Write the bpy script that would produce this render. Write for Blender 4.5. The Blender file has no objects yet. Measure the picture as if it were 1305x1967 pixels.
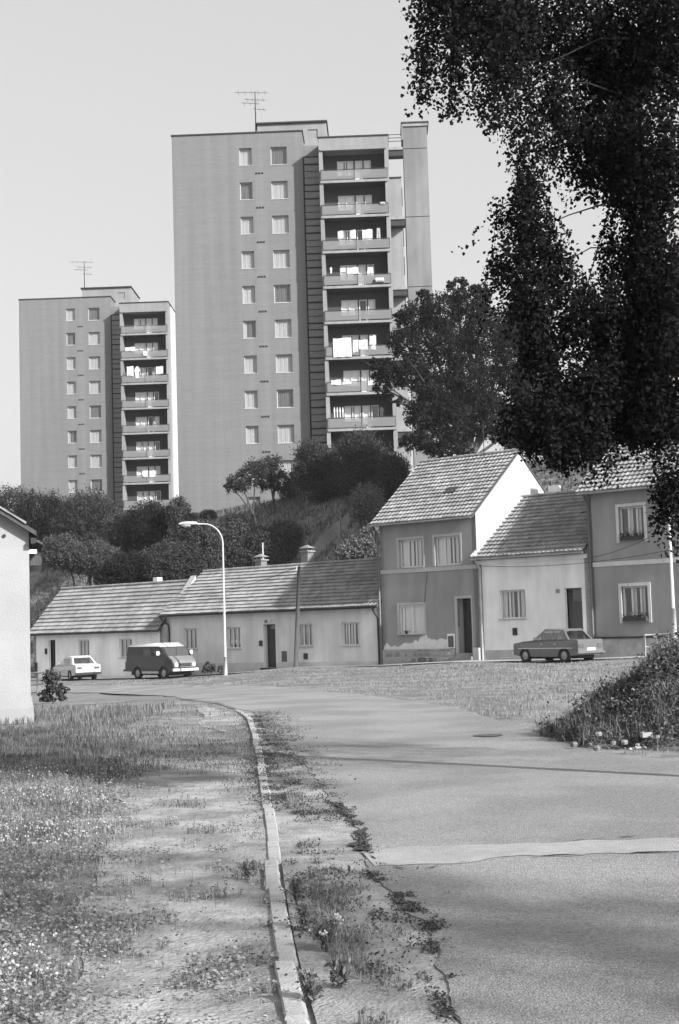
import bpy, math, random
import numpy as np
from mathutils import Vector, Matrix, noise as mnoise
S = bpy.context.scene
COL = S.collection
R = math.radians
rnd = random.Random(7)
rng = np.random.default_rng(11)

# ------------------------------------------------------------------ camera
FPX, CX, CY = 2730., 652.5, 983.5
PITCH, ROLL, EYE = R(4.74), R(-1.7), 1.6
camd = bpy.data.cameras.new('camera'); cam = bpy.data.objects.new('camera', camd); COL.objects.link(cam)
camd.sensor_fit = 'VERTICAL'; camd.sensor_height = 24; camd.lens = 24 * FPX / 1967
camd.clip_end = 3000; camd.clip_start = .1
CM = Matrix.Rotation(math.pi / 2 + PITCH, 3, 'X') @ Matrix.Rotation(ROLL, 3, 'Z')
cam.matrix_world = Matrix.Translation((0, 0, EYE)) @ CM.to_4x4()
S.camera = cam
# ------------------------------------------------------------------ light
SUN_AZ, SUN_EL = R(48), R(29)          # azimuth: degrees to the right of straight behind the camera
sd = Vector((math.sin(SUN_AZ) * math.cos(SUN_EL), -math.cos(SUN_AZ) * math.cos(SUN_EL), math.sin(SUN_EL)))
w = bpy.data.worlds.new('World'); S.world = w; w.use_nodes = True
nt = w.node_tree; nt.nodes.clear()
sky = nt.nodes.new('ShaderNodeTexSky'); sky.sky_type = 'NISHITA'; sky.sun_disc = False
sky.sun_elevation = SUN_EL; sky.sun_rotation = math.atan2(sd.x, sd.y)
sky.dust_density = 5.0; sky.air_density = 1.0; sky.ozone_density = 1.0
bw = nt.nodes.new('ShaderNodeRGBToBW'); bg = nt.nodes.new('ShaderNodeBackground'); bg.inputs[1].default_value = .15
wo = nt.nodes.new('ShaderNodeOutputWorld')
hz_ = nt.nodes.new('ShaderNodeMix'); hz_.data_type = 'FLOAT'; hz_.inputs[0].default_value = .72; hz_.inputs[3].default_value = 1.75   # even summer haze over the whole sky
nt.links.new(sky.outputs[0], bw.inputs[0]); nt.links.new(bw.outputs[0], hz_.inputs[2]); nt.links.new(hz_.outputs[0], bg.inputs[0]); nt.links.new(bg.outputs[0], wo.inputs[0])
sl = bpy.data.lights.new('sun', 'SUN'); sl.energy = 3.2; sl.angle = R(1.0); sl.color = (1, 1, 1)
so = bpy.data.objects.new('sun', sl); COL.objects.link(so)
so.rotation_euler = sd.to_track_quat('Z', 'Y').to_euler(); so.location = (20, -20, 30)
S.view_settings.view_transform = 'Standard'; S.view_settings.look = 'None'
S.view_settings.gamma = 1; S.view_settings.use_curve_mapping = False
S.view_settings.exposure = 1.38
S.render.engine = 'CYCLES'; S.cycles.max_bounces = 6; S.cycles.transparent_max_bounces = 12

# ------------------------------------------------------------------ measuring helpers
def ray(px, py): return CM @ Vector(((px - CX) / FPX, (CY - py) / FPX, -1))
def atY(px, py, Y):
    d = ray(px, py); return Vector((0, 0, EYE)) + d * (Y / d.y)
def smooth(t): t = min(1, max(0, t)); return t * t * (3 - 2 * t)
HX = [(-60, -1.2), (-16, -.87), (-10, -.78), (-6.2, -.6), (-2.6, -.3), (2, -.24), (6, -.05), (9, -.1), (14, .1), (60, .3)]
def lerp_tab(x, T):
    if x <= T[0][0]: return T[0][1]
    for (a, b), (c, d) in zip(T, T[1:]):
        if x <= c: return b + (d - b) * (x - a) / (c - a)
    return T[-1][1]
YAW = 40.
HO = Vector((.299, 74.)); ET = Vector((math.cos(R(YAW)), -math.sin(R(YAW)))); ES = Vector((math.sin(R(YAW)), math.cos(R(YAW))))
def HP(t, d, z=0):
    q = HO + ET * t + ES * d; return Vector((q.x, q.y, z))
def hill(x, y):
    q = Vector((x, y)) - HO; s = q.dot(ES) + 1.2 * math.sin(x * .13) + .5 * math.sin(y * .31 + x * .2)
    return 12.2 * smooth((s - 9.0) / 15.5)
def gz(x, y):
    z = lerp_tab(x, HX) * smooth((y - 28) / 34)
    if y > 60: z += hill(x, y)
    return z
def ong(px, py):
    """point of the ground that a sight line meets"""
    d = ray(px, py); z = 0.
    for _ in range(25):
        p = Vector((0, 0, EYE)) + d * ((z - EYE) / d.z); z = .5 * z + .5 * gz(p.x, p.y)
    return p

def hit_ground(px, py, y0=60., y1=190.):
    d = ray(px, py); y = y0
    while y < y1:
        p = Vector((0, 0, EYE)) + d * (y / d.y)
        if p.z < gz(p.x, p.y): return p
        y += .25
    return p
# ------------------------------------------------------------------ materials (the photograph is black and white: greys)
MATS = {}
def mat(name, g, rough=.85, var=.12, scale=3., bump=0., bscale=40., stretch=(1, 1, 1), spec=.3, coat=0., metal=0., stain=0., sscale=.6, world=False, trans=0., island=0., streak=0.):
    if name in MATS: return MATS[name]
    m = bpy.data.materials.new(name); m.use_nodes = True; N = m.node_tree.nodes; L = m.node_tree.links
    b = N['Principled BSDF']; b.inputs['Roughness'].default_value = rough
    b.inputs['Specular IOR Level'].default_value = spec; b.inputs['Coat Weight'].default_value = coat; b.inputs['Metallic'].default_value = metal
    if trans: b.inputs['Transmission Weight'].default_value = 0
    tc = N.new('ShaderNodeTexCoord'); mp = N.new('ShaderNodeMapping'); mp.inputs['Scale'].default_value = stretch
    if world:
        ge = N.new('ShaderNodeNewGeometry'); L.new(ge.outputs['Position'], mp.inputs[0])
    else: L.new(tc.outputs['Object'], mp.inputs[0])
    n = N.new('ShaderNodeTexNoise'); n.inputs['Scale'].default_value = scale; n.inputs['Detail'].default_value = 6; n.inputs['Roughness'].default_value = .65
    L.new(mp.outputs[0], n.inputs[0])
    r = N.new('ShaderNodeValToRGB'); r.color_ramp.elements[0].position = .3; r.color_ramp.elements[1].position = .7
    lo, hi = g * (1 - var), min(.95, g * (1 + var))
    r.color_ramp.elements[0].color = (lo, lo, lo, 1); r.color_ramp.elements[1].color = (hi, hi, hi, 1)
    L.new(n.outputs['Fac'], r.inputs[0]); out = r.outputs[0]
    if stain:
        n2 = N.new('ShaderNodeTexNoise'); n2.inputs['Scale'].default_value = sscale; n2.inputs['Detail'].default_value = 8; L.new(mp.outputs[0], n2.inputs[0])
        r2 = N.new('ShaderNodeValToRGB'); r2.color_ramp.elements[0].position = .42; r2.color_ramp.elements[1].position = .6
        k = 1 - stain; r2.color_ramp.elements[0].color = (k, k, k, 1); r2.color_ramp.elements[1].color = (1, 1, 1, 1)
        L.new(n2.outputs['Fac'], r2.inputs[0]); mx = N.new('ShaderNodeMix'); mx.data_type = 'RGBA'; mx.blend_type = 'MULTIPLY'; mx.inputs[0].default_value = 1
        L.new(out, mx.inputs[6]); L.new(r2.outputs[0], mx.inputs[7]); out = mx.outputs[2]
    if streak:
        ms = N.new('ShaderNodeMapping'); ms.inputs['Scale'].default_value = (1.6, 1.6, .05); L.new(tc.outputs['Object'], ms.inputs[0]); n5 = N.new('ShaderNodeTexNoise'); n5.inputs['Scale'].default_value = 1.; n5.inputs['Detail'].default_value = 5; L.new(ms.outputs[0], n5.inputs[0])
        r5 = N.new('ShaderNodeMapRange'); r5.inputs[1].default_value = .35; r5.inputs[2].default_value = .65; r5.inputs[3].default_value = 1 - streak; r5.inputs[4].default_value = 1 + streak; L.new(n5.outputs['Fac'], r5.inputs[0])
        m5 = N.new('ShaderNodeMix'); m5.data_type = 'RGBA'; m5.blend_type = 'MULTIPLY'; m5.inputs[0].default_value = 1; L.new(out, m5.inputs[6]); L.new(r5.outputs[0], m5.inputs[7]); out = m5.outputs[2]
    if island:
        gi = N.new('ShaderNodeNewGeometry'); ri = N.new('ShaderNodeMapRange'); ri.inputs[3].default_value = 1 - island; ri.inputs[4].default_value = 1 + island * .7; L.new(gi.outputs['Random Per Island'], ri.inputs[0])
        mi = N.new('ShaderNodeMix'); mi.data_type = 'RGBA'; mi.blend_type = 'MULTIPLY'; mi.inputs[0].default_value = 1; L.new(out, mi.inputs[6]); L.new(ri.outputs[0], mi.inputs[7]); out = mi.outputs[2]
    L.new(out, b.inputs['Base Color'])
    if bump:
        n3 = N.new('ShaderNodeTexNoise'); n3.inputs['Scale'].default_value = bscale; n3.inputs['Detail'].default_value = 5; L.new(mp.outputs[0], n3.inputs[0])
        bp = N.new('ShaderNodeBump'); bp.inputs['Strength'].default_value = bump; bp.inputs['Distance'].default_value = .02
        L.new(n3.outputs['Fac'], bp.inputs['Height']); L.new(bp.outputs[0], b.inputs['Normal'])
    MATS[name] = m; return m
def leafmat(name, g, var=.4, tr=.35, scale=1.2):
    m = bpy.data.materials.new(name); m.use_nodes = True; N = m.node_tree.nodes; L = m.node_tree.links; N.clear()
    o = N.new('ShaderNodeOutputMaterial'); d = N.new('ShaderNodeBsdfDiffuse'); t = N.new('ShaderNodeBsdfTranslucent'); mx = N.new('ShaderNodeMixShader'); mx.inputs[0].default_value = tr
    ge = N.new('ShaderNodeNewGeometry'); rr = N.new('ShaderNodeValToRGB')
    a, b = g * (1 - var), g * (1 + var); rr.color_ramp.elements[0].color = (a, a, a, 1); rr.color_ramp.elements[1].color = (b, b, b, 1)
    L.new(ge.outputs['Random Per Island'], rr.inputs[0])
    L.new(rr.outputs[0], d.inputs[0]); L.new(rr.outputs[0], t.inputs[0])
    L.new(d.outputs[0], mx.inputs[1]); L.new(t.outputs[0], mx.inputs[2]); L.new(mx.outputs[0], o.inputs[0]); MATS[name] = m; return m
def glassmat(name, tint=.75, fac=.25, rough=.03, refl=.8):
    m = bpy.data.materials.new(name); m.use_nodes = True; N = m.node_tree.nodes; L = m.node_tree.links; N.clear()
    o = N.new('ShaderNodeOutputMaterial'); t = N.new('ShaderNodeBsdfTransparent'); t.inputs[0].default_value = (tint, tint, tint, 1)
    g = N.new('ShaderNodeBsdfGlossy'); g.inputs['Roughness'].default_value = rough; g.inputs[0].default_value = (refl, refl, refl, 1)
    fr = N.new('ShaderNodeLayerWeight'); fr.inputs[0].default_value = .25; ad = N.new('ShaderNodeMath'); ad.operation = 'MULTIPLY_ADD'; ad.inputs[1].default_value = .55; ad.inputs[2].default_value = fac
    mx = N.new('ShaderNodeMixShader'); L.new(fr.outputs['Facing'], ad.inputs[0]); L.new(ad.outputs[0], mx.inputs[0]); L.new(t.outputs[0], mx.inputs[1]); L.new(g.outputs[0], mx.inputs[2]); L.new(mx.outputs[0], o.inputs[0]); MATS[name] = m; return m
GLASS = glassmat('window_glass', .95, .04)
CARGLASS = glassmat('car_glass', .75, .12)
m = bpy.data.materials.new('wired_glass'); m.use_nodes = True; N = m.node_tree.nodes; L = m.node_tree.links; N.clear()
_o = N.new('ShaderNodeOutputMaterial'); _t = N.new('ShaderNodeBsdfTransparent'); _d = N.new('ShaderNodeBsdfDiffuse'); _d.inputs[0].default_value = (.22, .22, .22, 1); _x = N.new('ShaderNodeMixShader'); _x.inputs[0].default_value = .62
L.new(_t.outputs[0], _x.inputs[1]); L.new(_d.outputs[0], _x.inputs[2]); L.new(_x.outputs[0], _o.inputs[0]); MATS['wired_glass'] = m; WIRED = m
BRICK = mat('grey_brick', .153, streak=.07, var=.14, scale=5, stretch=(.25, .25, 5), bump=.15, bscale=20, stain=.06, sscale=.8)
PLASTER_T = mat('tower_plaster', .22, streak=.07, var=.06, scale=2, stain=.12, sscale=.3)
CONC = mat('concrete', .24, var=.12, scale=2, stain=.2, sscale=.8, bump=.2)
SHAFTM = mat('shaft_concrete', .17, streak=.10, var=.1, scale=1.2, stain=.15, sscale=.35, stretch=(1, 1, .4))
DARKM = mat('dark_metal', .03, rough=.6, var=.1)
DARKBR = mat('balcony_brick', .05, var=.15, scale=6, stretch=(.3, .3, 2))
PANELM = mat('cladding_grey', .2, rough=.6, var=.12, scale=2)
WHITEP = mat('white_paint', .60, rough=.5, var=.05)
FRAMEG = mat('grey_frame', .36, rough=.5, var=.05)
CURT = mat('net_curtain', .42, rough=.9, var=.1, scale=5, stretch=(6, 6, .4))
CURTB = mat('bright_net_curtain', .85, rough=.9, var=.08, scale=5, stretch=(6, 6, .4))
CURTD = mat('dark_curtain', .13, rough=.9, var=.2, scale=5, stretch=(6, 6, .4))
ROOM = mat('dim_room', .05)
TILE = mat('clay_tile', .24, rough=.8, var=.2, scale=1.6, stain=.22, sscale=.7, island=.2, bump=.2, bscale=30)
TILEL = mat('light_clay_tile', .25, rough=.8, var=.18, scale=1.6, stain=.2, sscale=.7, island=.25, bump=.2, bscale=30)
BARK = mat('bark', .06, var=.3, scale=4, bump=.5, bscale=10)
TIMBER = mat('old_timber', .07, var=.25, scale=5, stretch=(5, 5, .3), bump=.3)
RUBBER = mat('tyre_rubber', .025, rough=.8, var=.1)
CHROME = mat('chrome', .7, rough=.25, var=.02, metal=1.)

# ------------------------------------------------------------------ object helpers
class MB:
    def __init__(s): s.v = []; s.f = []; s.m = []; s.cur = 0
    def add(s, vs, fs):
        b = len(s.v); s.v += [tuple(p) for p in vs]; s.f += [tuple(b + i for i in f) for f in fs]; s.m += [s.cur] * len(fs); return s
    def quad(s, a, b, c, d): return s.add([a, b, c, d], [(0, 1, 2, 3)])
    def box(s, x0, x1, y0, y1, z0, z1):
        return s.add([(x0, y0, z0), (x1, y0, z0), (x1, y1, z0), (x0, y1, z0), (x0, y0, z1), (x1, y0, z1), (x1, y1, z1), (x0, y1, z1)],
                     [(0, 3, 2, 1), (4, 5, 6, 7), (0, 1, 5, 4), (1, 2, 6, 5), (2, 3, 7, 6), (3, 0, 4, 7)])
    def prism(s, poly, y0, y1):
        """polygon in x-z, swept along y"""
        n = len(poly); return s.add([(x, y0, z) for x, z in poly] + [(x, y1, z) for x, z in poly],
                                    [tuple(range(n)), tuple(range(2 * n - 1, n - 1, -1))] + [((i + 1) % n, i, n + i, n + (i + 1) % n) for i in range(n)])
    def tube(s, pts, rs, n=8, caps=True):
        pts = [Vector(p) for p in pts]
        if not hasattr(rs, '__len__'): rs = [rs] * len(pts)
        vs = []; fs = []
        for i, p in enumerate(pts):
            d = (pts[min(i + 1, len(pts) - 1)] - pts[max(i - 1, 0)]).normalized()
            a = d.cross(Vector((.13, .97, .2)) if abs(d.y) < .9 else Vector((1, 0, .1))).normalized(); b = d.cross(a)
            for k in range(n):
                t = 2 * math.pi * k / n; vs.append(p + (a * math.cos(t) + b * math.sin(t)) * rs[i])
        for i in range(len(pts) - 1):
            for k in range(n):
                k2 = (k + 1) % n; fs.append((i * n + k, i * n + k2, (i + 1) * n + k2, (i + 1) * n + k))
        if caps: fs += [tuple(range(n)), tuple(range((len(pts) - 1) * n + n - 1, (len(pts) - 1) * n - 1, -1))]
        return s.add(vs, fs)
    def mesh(s, name, mats, smooth_=False):
        me = bpy.data.meshes.new(name); me.from_pydata(s.v, [], s.f)
        for q in (mats if isinstance(mats, (list, tuple)) else [mats]): me.materials.append(q)
        if any(s.m): me.polygons.foreach_set('material_index', s.m)
        if smooth_: me.polygons.foreach_set('use_smooth', [True] * len(me.polygons))
        me.update(); return me
def put(name, me, parent=None, loc=(0, 0, 0), rz=0., kind=None, label=None):
    if isinstance(me, tuple): mb, mt = me; me = mb.mesh(name, mt)
    o = bpy.data.objects.new(name, me); COL.objects.link(o); o.location = loc
    if rz: o.rotation_euler = (0, 0, rz)
    if parent is not None: o.parent = parent
    if kind: o['kind'] = kind
    if label: o['label'] = label
    return o
def thing(name, label, cat, loc=(0, 0, 0), rz=0., group=None, me=None):
    o = bpy.data.objects.new(name, me); COL.objects.link(o); o.location = loc; o.rotation_euler = (0, 0, rz)
    o['label'] = label; o['category'] = cat
    if group: o['group'] = group
    return o
def kids_of(o, table): return table.get(o.name, [])
def copy_tree(o, loc, rz, label):
    table = {}
    for q in list(COL.objects):
        if q.parent: table.setdefault(q.parent.name, []).append(q)
    def rec(a, par):
        c = a.copy(); COL.objects.link(c)
        if par: c.parent = par
        for ch in table.get(a.name, []):
            if not ch.name.startswith(('gallery', 'shaft')): rec(ch, c)
        return c
    r = rec(o, None); r.location = loc; r.rotation_euler = (0, 0, rz); r['label'] = label; return r
def wall_mb(mb, x0, x1, z0, z1, holes, y=0., reveal=.15):
    """front skin of a wall with real openings and their reveals"""
    xs = sorted({x0, x1} | {h[0] for h in holes} | {h[1] for h in holes}); zs = sorted({z0, z1} | {h[2] for h in holes} | {h[3] for h in holes})
    for a, b in zip(xs, xs[1:]):
        for c, d in zip(zs, zs[1:]):
            mx, mz = (a + b) / 2, (c + d) / 2
            if not any(h[0] < mx < h[1] and h[2] < mz < h[3] for h in holes): mb.quad((a, y, c), (b, y, c), (b, y, d), (a, y, d))
    for a, b, c, d in [h[:4] for h in holes]:
        r = y + reveal
        mb.quad((a, y, c), (a, r, c), (b, r, c), (b, y, c)); mb.quad((a, y, d), (b, y, d), (b, r, d), (a, r, d))
        mb.quad((a, y, c), (a, y, d), (a, r, d), (a, r, c)); mb.quad((b, y, c), (b, r, c), (b, r, d), (b, y, d))
    return mb
CACHE = {}
def cached(key, fn):
    if key not in CACHE: CACHE[key] = fn()
    return CACHE[key]
def curtain_mesh(w, h, amp=.02, m=None, seed=0):
    def f():
        mb = MB(); n = max(8, int(w / .05)); r = random.Random(seed); ph = r.random() * 6
        vs = []
        for i in range(n + 1):
            x = w * i / n; y = amp * math.sin(x * 38 + ph) + amp * .6 * math.sin(x * 17 + ph * 2); vs += [(x, y, 0), (x, y * .7, h)]
        mb.add(vs, [(2 * i, 2 * i + 2, 2 * i + 3, 2 * i + 1) for i in range(n)]); return mb.mesh('curtain', m or CURT, True)
    return cached(('curtain', round(w, 2), round(h, 2), (m or CURT).name, seed), f)
def window(parent, x, y, z, w, h, mulls=(.5,), frame=None, t=.06, curtains=((0, 1, 'l'),), transom=None, sill=True, depth=.06, ns='window'):
    frame = frame or WHITEP
    def fr():
        mb = MB(); mb.box(0, t, 0, depth, 0, h).box(w - t, w, 0, depth, 0, h).box(t, w - t, 0, depth, 0, t).box(t, w - t, 0, depth, h - t, h)
        for q in mulls: mb.box(w * q - t * .6, w * q + t * .6, .004, depth - .004, t, h - t)
        if transom: mb.box(t, w - t, .008, depth - .008, h * transom - t * .4, h * transom + t * .4)
        return mb.mesh('window_frame', frame)
    o = put(ns, cached(('wf', round(w, 2), round(h, 2), mulls, t, frame.name, transom), fr), parent, (x, y, z))
    edges = [0.] + list(mulls) + [1.]
    for a, b in zip(edges, edges[1:]):
        pw = (b - a) * w - t
        me = cached(('pane', round(pw, 2), round(h, 2)), lambda: MB().box(0, pw, 0, .008, 0, h - 2 * t + .02).mesh('pane', GLASS))
        put('pane', me, o, (a * w + t / 2, depth * .5, t - .01))
    for i, (a, b, k) in enumerate(curtains):
        me = curtain_mesh((b - a) * w, h - .04, .02, {'l': CURT, 'b': CURTB, 'd': CURTD}[k], int(x * 7 + z * 3 + i) % 5)
        put('curtain', me, o, (a * w, depth + .07, .02))
    if sill:
        me = cached(('sill', round(w, 2)), lambda: MB().box(-.06, w + .06, -.20, 0.03, -.04, -.002).mesh('sill', FRAMEG))
        put('sill', me, o)
    return o

# ------------------------------------------------------------------ ground, roads, kerb
GR = mat('soil_and_turf', .19, var=.45, scale=2.6, bump=1., bscale=22, world=True, stain=.35, sscale=.5)
def add_sheet(name, pts_fn, m, kind='structure', label=None):
    pass
def ground():
    xs = np.unique(np.concatenate([np.arange(-14, 14.01, .5), np.linspace(-14, -60, 18), np.linspace(14, 60, 18), np.linspace(-60, -900, 8), np.linspace(60, 900, 8)]))
    ys = np.unique(np.concatenate([np.arange(-6, 30, .5), np.arange(30, 130, 1.2), np.linspace(130, 220, 12), np.linspace(220, 2000, 8), np.linspace(-6, -300, 5)]))
    mb = MB(); vs = []
    for y in ys:
        for x in xs: vs.append((x, y, gz(x, y) - .012))
    nx = len(xs); fs = [(j * nx + i, j * nx + i + 1, (j + 1) * nx + i + 1, (j + 1) * nx + i) for j in range(len(ys) - 1) for i in range(nx - 1)]
    mb.add(vs, fs); return put('ground', mb.mesh('ground', GR, True), kind='structure')
ground()
KERB = [(606, 2040), (590, 1967), (572, 1900), (556, 1830), (543, 1760), (535, 1700), (524, 1600), (514, 1540), (505, 1490), (496, 1440), (488, 1405), (478, 1380), (466, 1369), (452, 1364)]
kerb_pts = [ong(*p) for p in KERB]
kerb_pts[0] = kerb_pts[1] + (kerb_pts[1] - kerb_pts[2]).normalized() * 4
def kerb_x(y):
    for a, b in zip(kerb_pts, kerb_pts[1:]):
        if a.y <= y <= b.y: return a.x + (b.x - a.x) * (y - a.y) / (b.y - a.y)
    return kerb_pts[0].x if y < kerb_pts[0].y else -99
def poly_sheet(name, loop, m, lift=.004, step=1.0, kind='structure', side=0., label=None, parent=None):
    """triangulated sheet lying on the ground, cut to an outline"""
    import bmesh
    from mathutils.geometry import delaunay_2d_cdt
    L2 = [Vector((p[0], p[1])) for p in loop]
    x0, x1 = min(p.x for p in L2), max(p.x for p in L2); y0, y1 = min(p.y for p in L2), max(p.y for p in L2)
    def inside(x, y):
        c = False; n = len(L2)
        for i in range(n):
            a, b = L2[i], L2[(i + 1) % n]
            if (a.y > y) != (b.y > y) and x < (b.x - a.x) * (y - a.y) / (b.y - a.y) + a.x: c = not c
        return c
    pts = list(L2); n0 = len(pts)
    y = y0 + step / 2
    while y < y1:
        x = x0 + step / 2
        while x < x1:
            if inside(x, y) and min((Vector((x, y)) - q).length for q in L2) > step * .3: pts.append(Vector((x, y)))
            x += step
        y += step
    v, e, f, _, _, _ = delaunay_2d_cdt(pts, [], [list(range(n0))], 1, 1e-5)
    mb = MB(); z = [gz(p.x, p.y) + lift for p in v]
    mb.add([(p.x, p.y, zz) for p, zz in zip(v, z)], [tuple(q) for q in f if inside(sum(v[i].x for i in q) / len(q), sum(v[i].y for i in q) / len(q))])
    if side:
        n = len(L2)
        for i in range(n):
            a, b = L2[i], L2[(i + 1) % n]; za, zb = gz(*a) + lift, gz(*b) + lift
            mb.quad((a.x, a.y, za - side), (b.x, b.y, zb - side), (b.x, b.y, zb), (a.x, a.y, za))
    return put(name, mb.mesh(name, m), parent, kind=kind, label=label)
GRAVEL = mat('gravelly_edge', .30, var=.3, scale=6, bump=1., bscale=45, world=True, stain=.4, sscale=1.1)
ASPH = mat('worn_asphalt', .255, var=.42, scale=48, bump=1., bscale=80, world=True, stain=.24, sscale=.6, rough=.9)
def ragged(a, b, step, amp, sc=2.):
    a, b = Vector(a[:2]), Vector(b[:2]); n = max(1, int((b - a).length / step)); d = (b - a).normalized(); q = Vector((-d.y, d.x)); out = []
    for i in range(n):
        p = a + (b - a) * (i / n); out.append(p + q * amp * mnoise.noise(Vector((p.x * sc, p.y * sc, 0))) * 2 + q * amp * .35 * mnoise.noise(Vector((p.x * sc * 5, p.y * sc * 5, 3))))
    return out
def chain(pts, step, amp, sc=2.):
    out = []
    for a, b in zip(pts, pts[1:]): out += ragged(a, b, step, amp, sc)
    return out + [Vector(pts[-1][:2])]
FAR = [ong(*p) for p in [(20, 1317), (200, 1317), (330, 1316), (450, 1317), (560, 1322), (700, 1336), (800, 1348), (880, 1360), (1000, 1398), (1100, 1433), (1180, 1447), (1305, 1462)]]
NEARL = [ong(*p) for p in [(452, 1364), (420, 1352), (350, 1343), (300, 1336), (190, 1331), (20, 1330)]]
east = [FAR[-1] + Vector((2.5, -.9, 0)), Vector((12, 14.5, 0)), Vector((12, -5, 0))]
west0 = Vector((kerb_pts[0].x, -5, 0))
loop = [p + Vector((.04, 0, 0)) for p in [west0] + kerb_pts] + NEARL[1:] + FAR
base = [Vector(p[:2]) for p in loop] + [Vector(p[:2]) for p in east]
poly_sheet('road_base', base, GRAVEL, .004, 1.0)
aL = [ong(*p) for p in [(905, 2040), (885, 1967), (868, 1920), (838, 1850), (846, 1800), (800, 1765), (768, 1720), (718, 1690), (702, 1640), (692, 1600), (676, 1570), (640, 1545), (612, 1500), (570, 1450), (540, 1420), (505, 1385), (487, 1368), (452, 1361)]]
aL[0] = Vector((aL[1].x + .35, -5, 0))
asp = chain(aL, .04, .055, 2.2) + chain([p + Vector((0, .15, 0)) for p in NEARL[1:]], .8, .12) + chain([p + Vector((0, -.2, 0)) for p in FAR], .35, .12) + [Vector(p[:2]) for p in [east[0] + Vector((0, -.2, 0)), east[1], east[2]]]
poly_sheet('road', asp, ASPH, .012, 1.0, side=.012)
# pale repair strip across the road and an oil stained patch
STRIPM = mat('pale_concrete_strip', .29, var=.12, scale=12, bump=.5, bscale=70, world=True, stain=.12, sscale=2)
top = [ong(*p) for p in [(694, 1638), (800, 1633), (960, 1626), (1150, 1618), (1305, 1612), (1500, 1602)]]
bot = [ong(*p) for p in [(1500, 1636), (1305, 1640), (1130, 1644), (960, 1652), (850, 1664), (720, 1668)]]
poly_sheet('repair_strip', chain(top, .05, .06, 3) + chain(bot, .05, .06, 3), STRIPM, .016, .6)
STAINM = mat('oil_stain', .075, var=.3, scale=5, world=True)
def blotch(name, px, py, rx, ry, m, lift, seed):
    c = ong(px, py); r_ = random.Random(seed); n = 26
    poly_sheet(name, [Vector((c.x + rx * math.cos(a) * (1 + .35 * mnoise.noise(Vector((math.cos(a) * 1.5, math.sin(a) * 1.5, seed)))), c.y + ry * math.sin(a) * (1 + .5 * mnoise.noise(Vector((math.cos(a) * 1.9, math.sin(a) * 2, seed + 5)))))) for a in [2 * math.pi * i / n for i in range(n)]], m, lift, .5)
blotch('road_stain', 940, 1415, .22, .22, STAINM, .023, 1)
blotch('road_stain', 1110, 1405, .25, .5, STAINM, .023, 9)
CRACK = mat('crack_dirt', .035, var=.3)
def crack(pts, w, seed):
    P = chain([ong(*p) for p in pts], .035, .03, 5.); r_ = random.Random(seed); left = []; right = []
    for i, p in enumerate(P):
        d = (P[min(i + 1, len(P) - 1)] - P[max(i - 1, 0)]).normalized(); q = Vector((-d.y, d.x)); ww = w * (1.5 * max(0, mnoise.noise(Vector((p.x * 5, p.y * 5, seed))) + .12) * 2) * min(1, .2 + i / 4, .2 + (len(P) - 1 - i) / 4)
        left.append(p + q * ww / 2); right.append(p - q * ww / 2)
    mb = MB(); n = len(P)
    mb.add([(p.x, p.y, gz(*p) + .021) for p in left] + [(p.x, p.y, gz(*p) + .021) for p in right], [(i, i + 1, n + i + 1, n + i) for i in range(n - 1)])
    put('road_crack', mb.mesh('road_crack', CRACK), kind='structure')
crack([(650, 1545), (668, 1572), (690, 1585), (697, 1600), (688, 1618), (694, 1636), (712, 1638)], .05, 1)
crack([(700, 1642), (740, 1666), (790, 1676), (850, 1668), (905, 1660)], .02, 2)
crack([(1010, 1650), (1080, 1647), (1130, 1646)], .02, 3)
crack([(1200, 1646), (1260, 1642), (1330, 1641)], .02, 8)
crack([(1060, 1624), (1180, 1613), (1250, 1608), (1340, 1604)], .05, 4)
crack([(730, 1700), (770, 1722), (775, 1745), (786, 1748)], .035, 5)
crack([(640, 1542), (560, 1540), (540, 1530)], .02, 6)
crack([(600, 1565), (660, 1564), (690, 1576), (700, 1590)], .02, 7)
crack([(836, 1930), (850, 1950), (880, 1975)], .04, 8)
MOSS = mat('moss_mat', .075, var=.5, scale=9, world=True, bump=1., bscale=40)
# trodden earth beside the kerb
te = [Vector((kerb_x(y_) - .04, y_)) for y_ in np.arange(4.6, 19, .5)]; tw = [Vector((kerb_x(y_) - .62 - .062 * y_ + .25 * mnoise.noise(Vector((y_ * .9, 1, 1))), y_)) for y_ in np.arange(19, 4.5, -.5)]
poly_sheet('trodden_earth', te + chain(tw, .15, .05, 1.2), mat('trodden_earth', .30, var=.28, scale=7, bump=1., bscale=30, world=True, stain=.4, sscale=1.6), -.004, .6)
te = [Vector((p.x, p.y)) for p in (ong(470, 1385), ong(455, 1371), ong(425, 1364), ong(380, 1352), ong(372, 1358), ong(395, 1375), ong(380, 1395), ong(430, 1405))]
poly_sheet('trodden_earth', chain(te + te[:1], .3, .05, 1.), MATS['trodden_earth'], -.004, .8)
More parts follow.
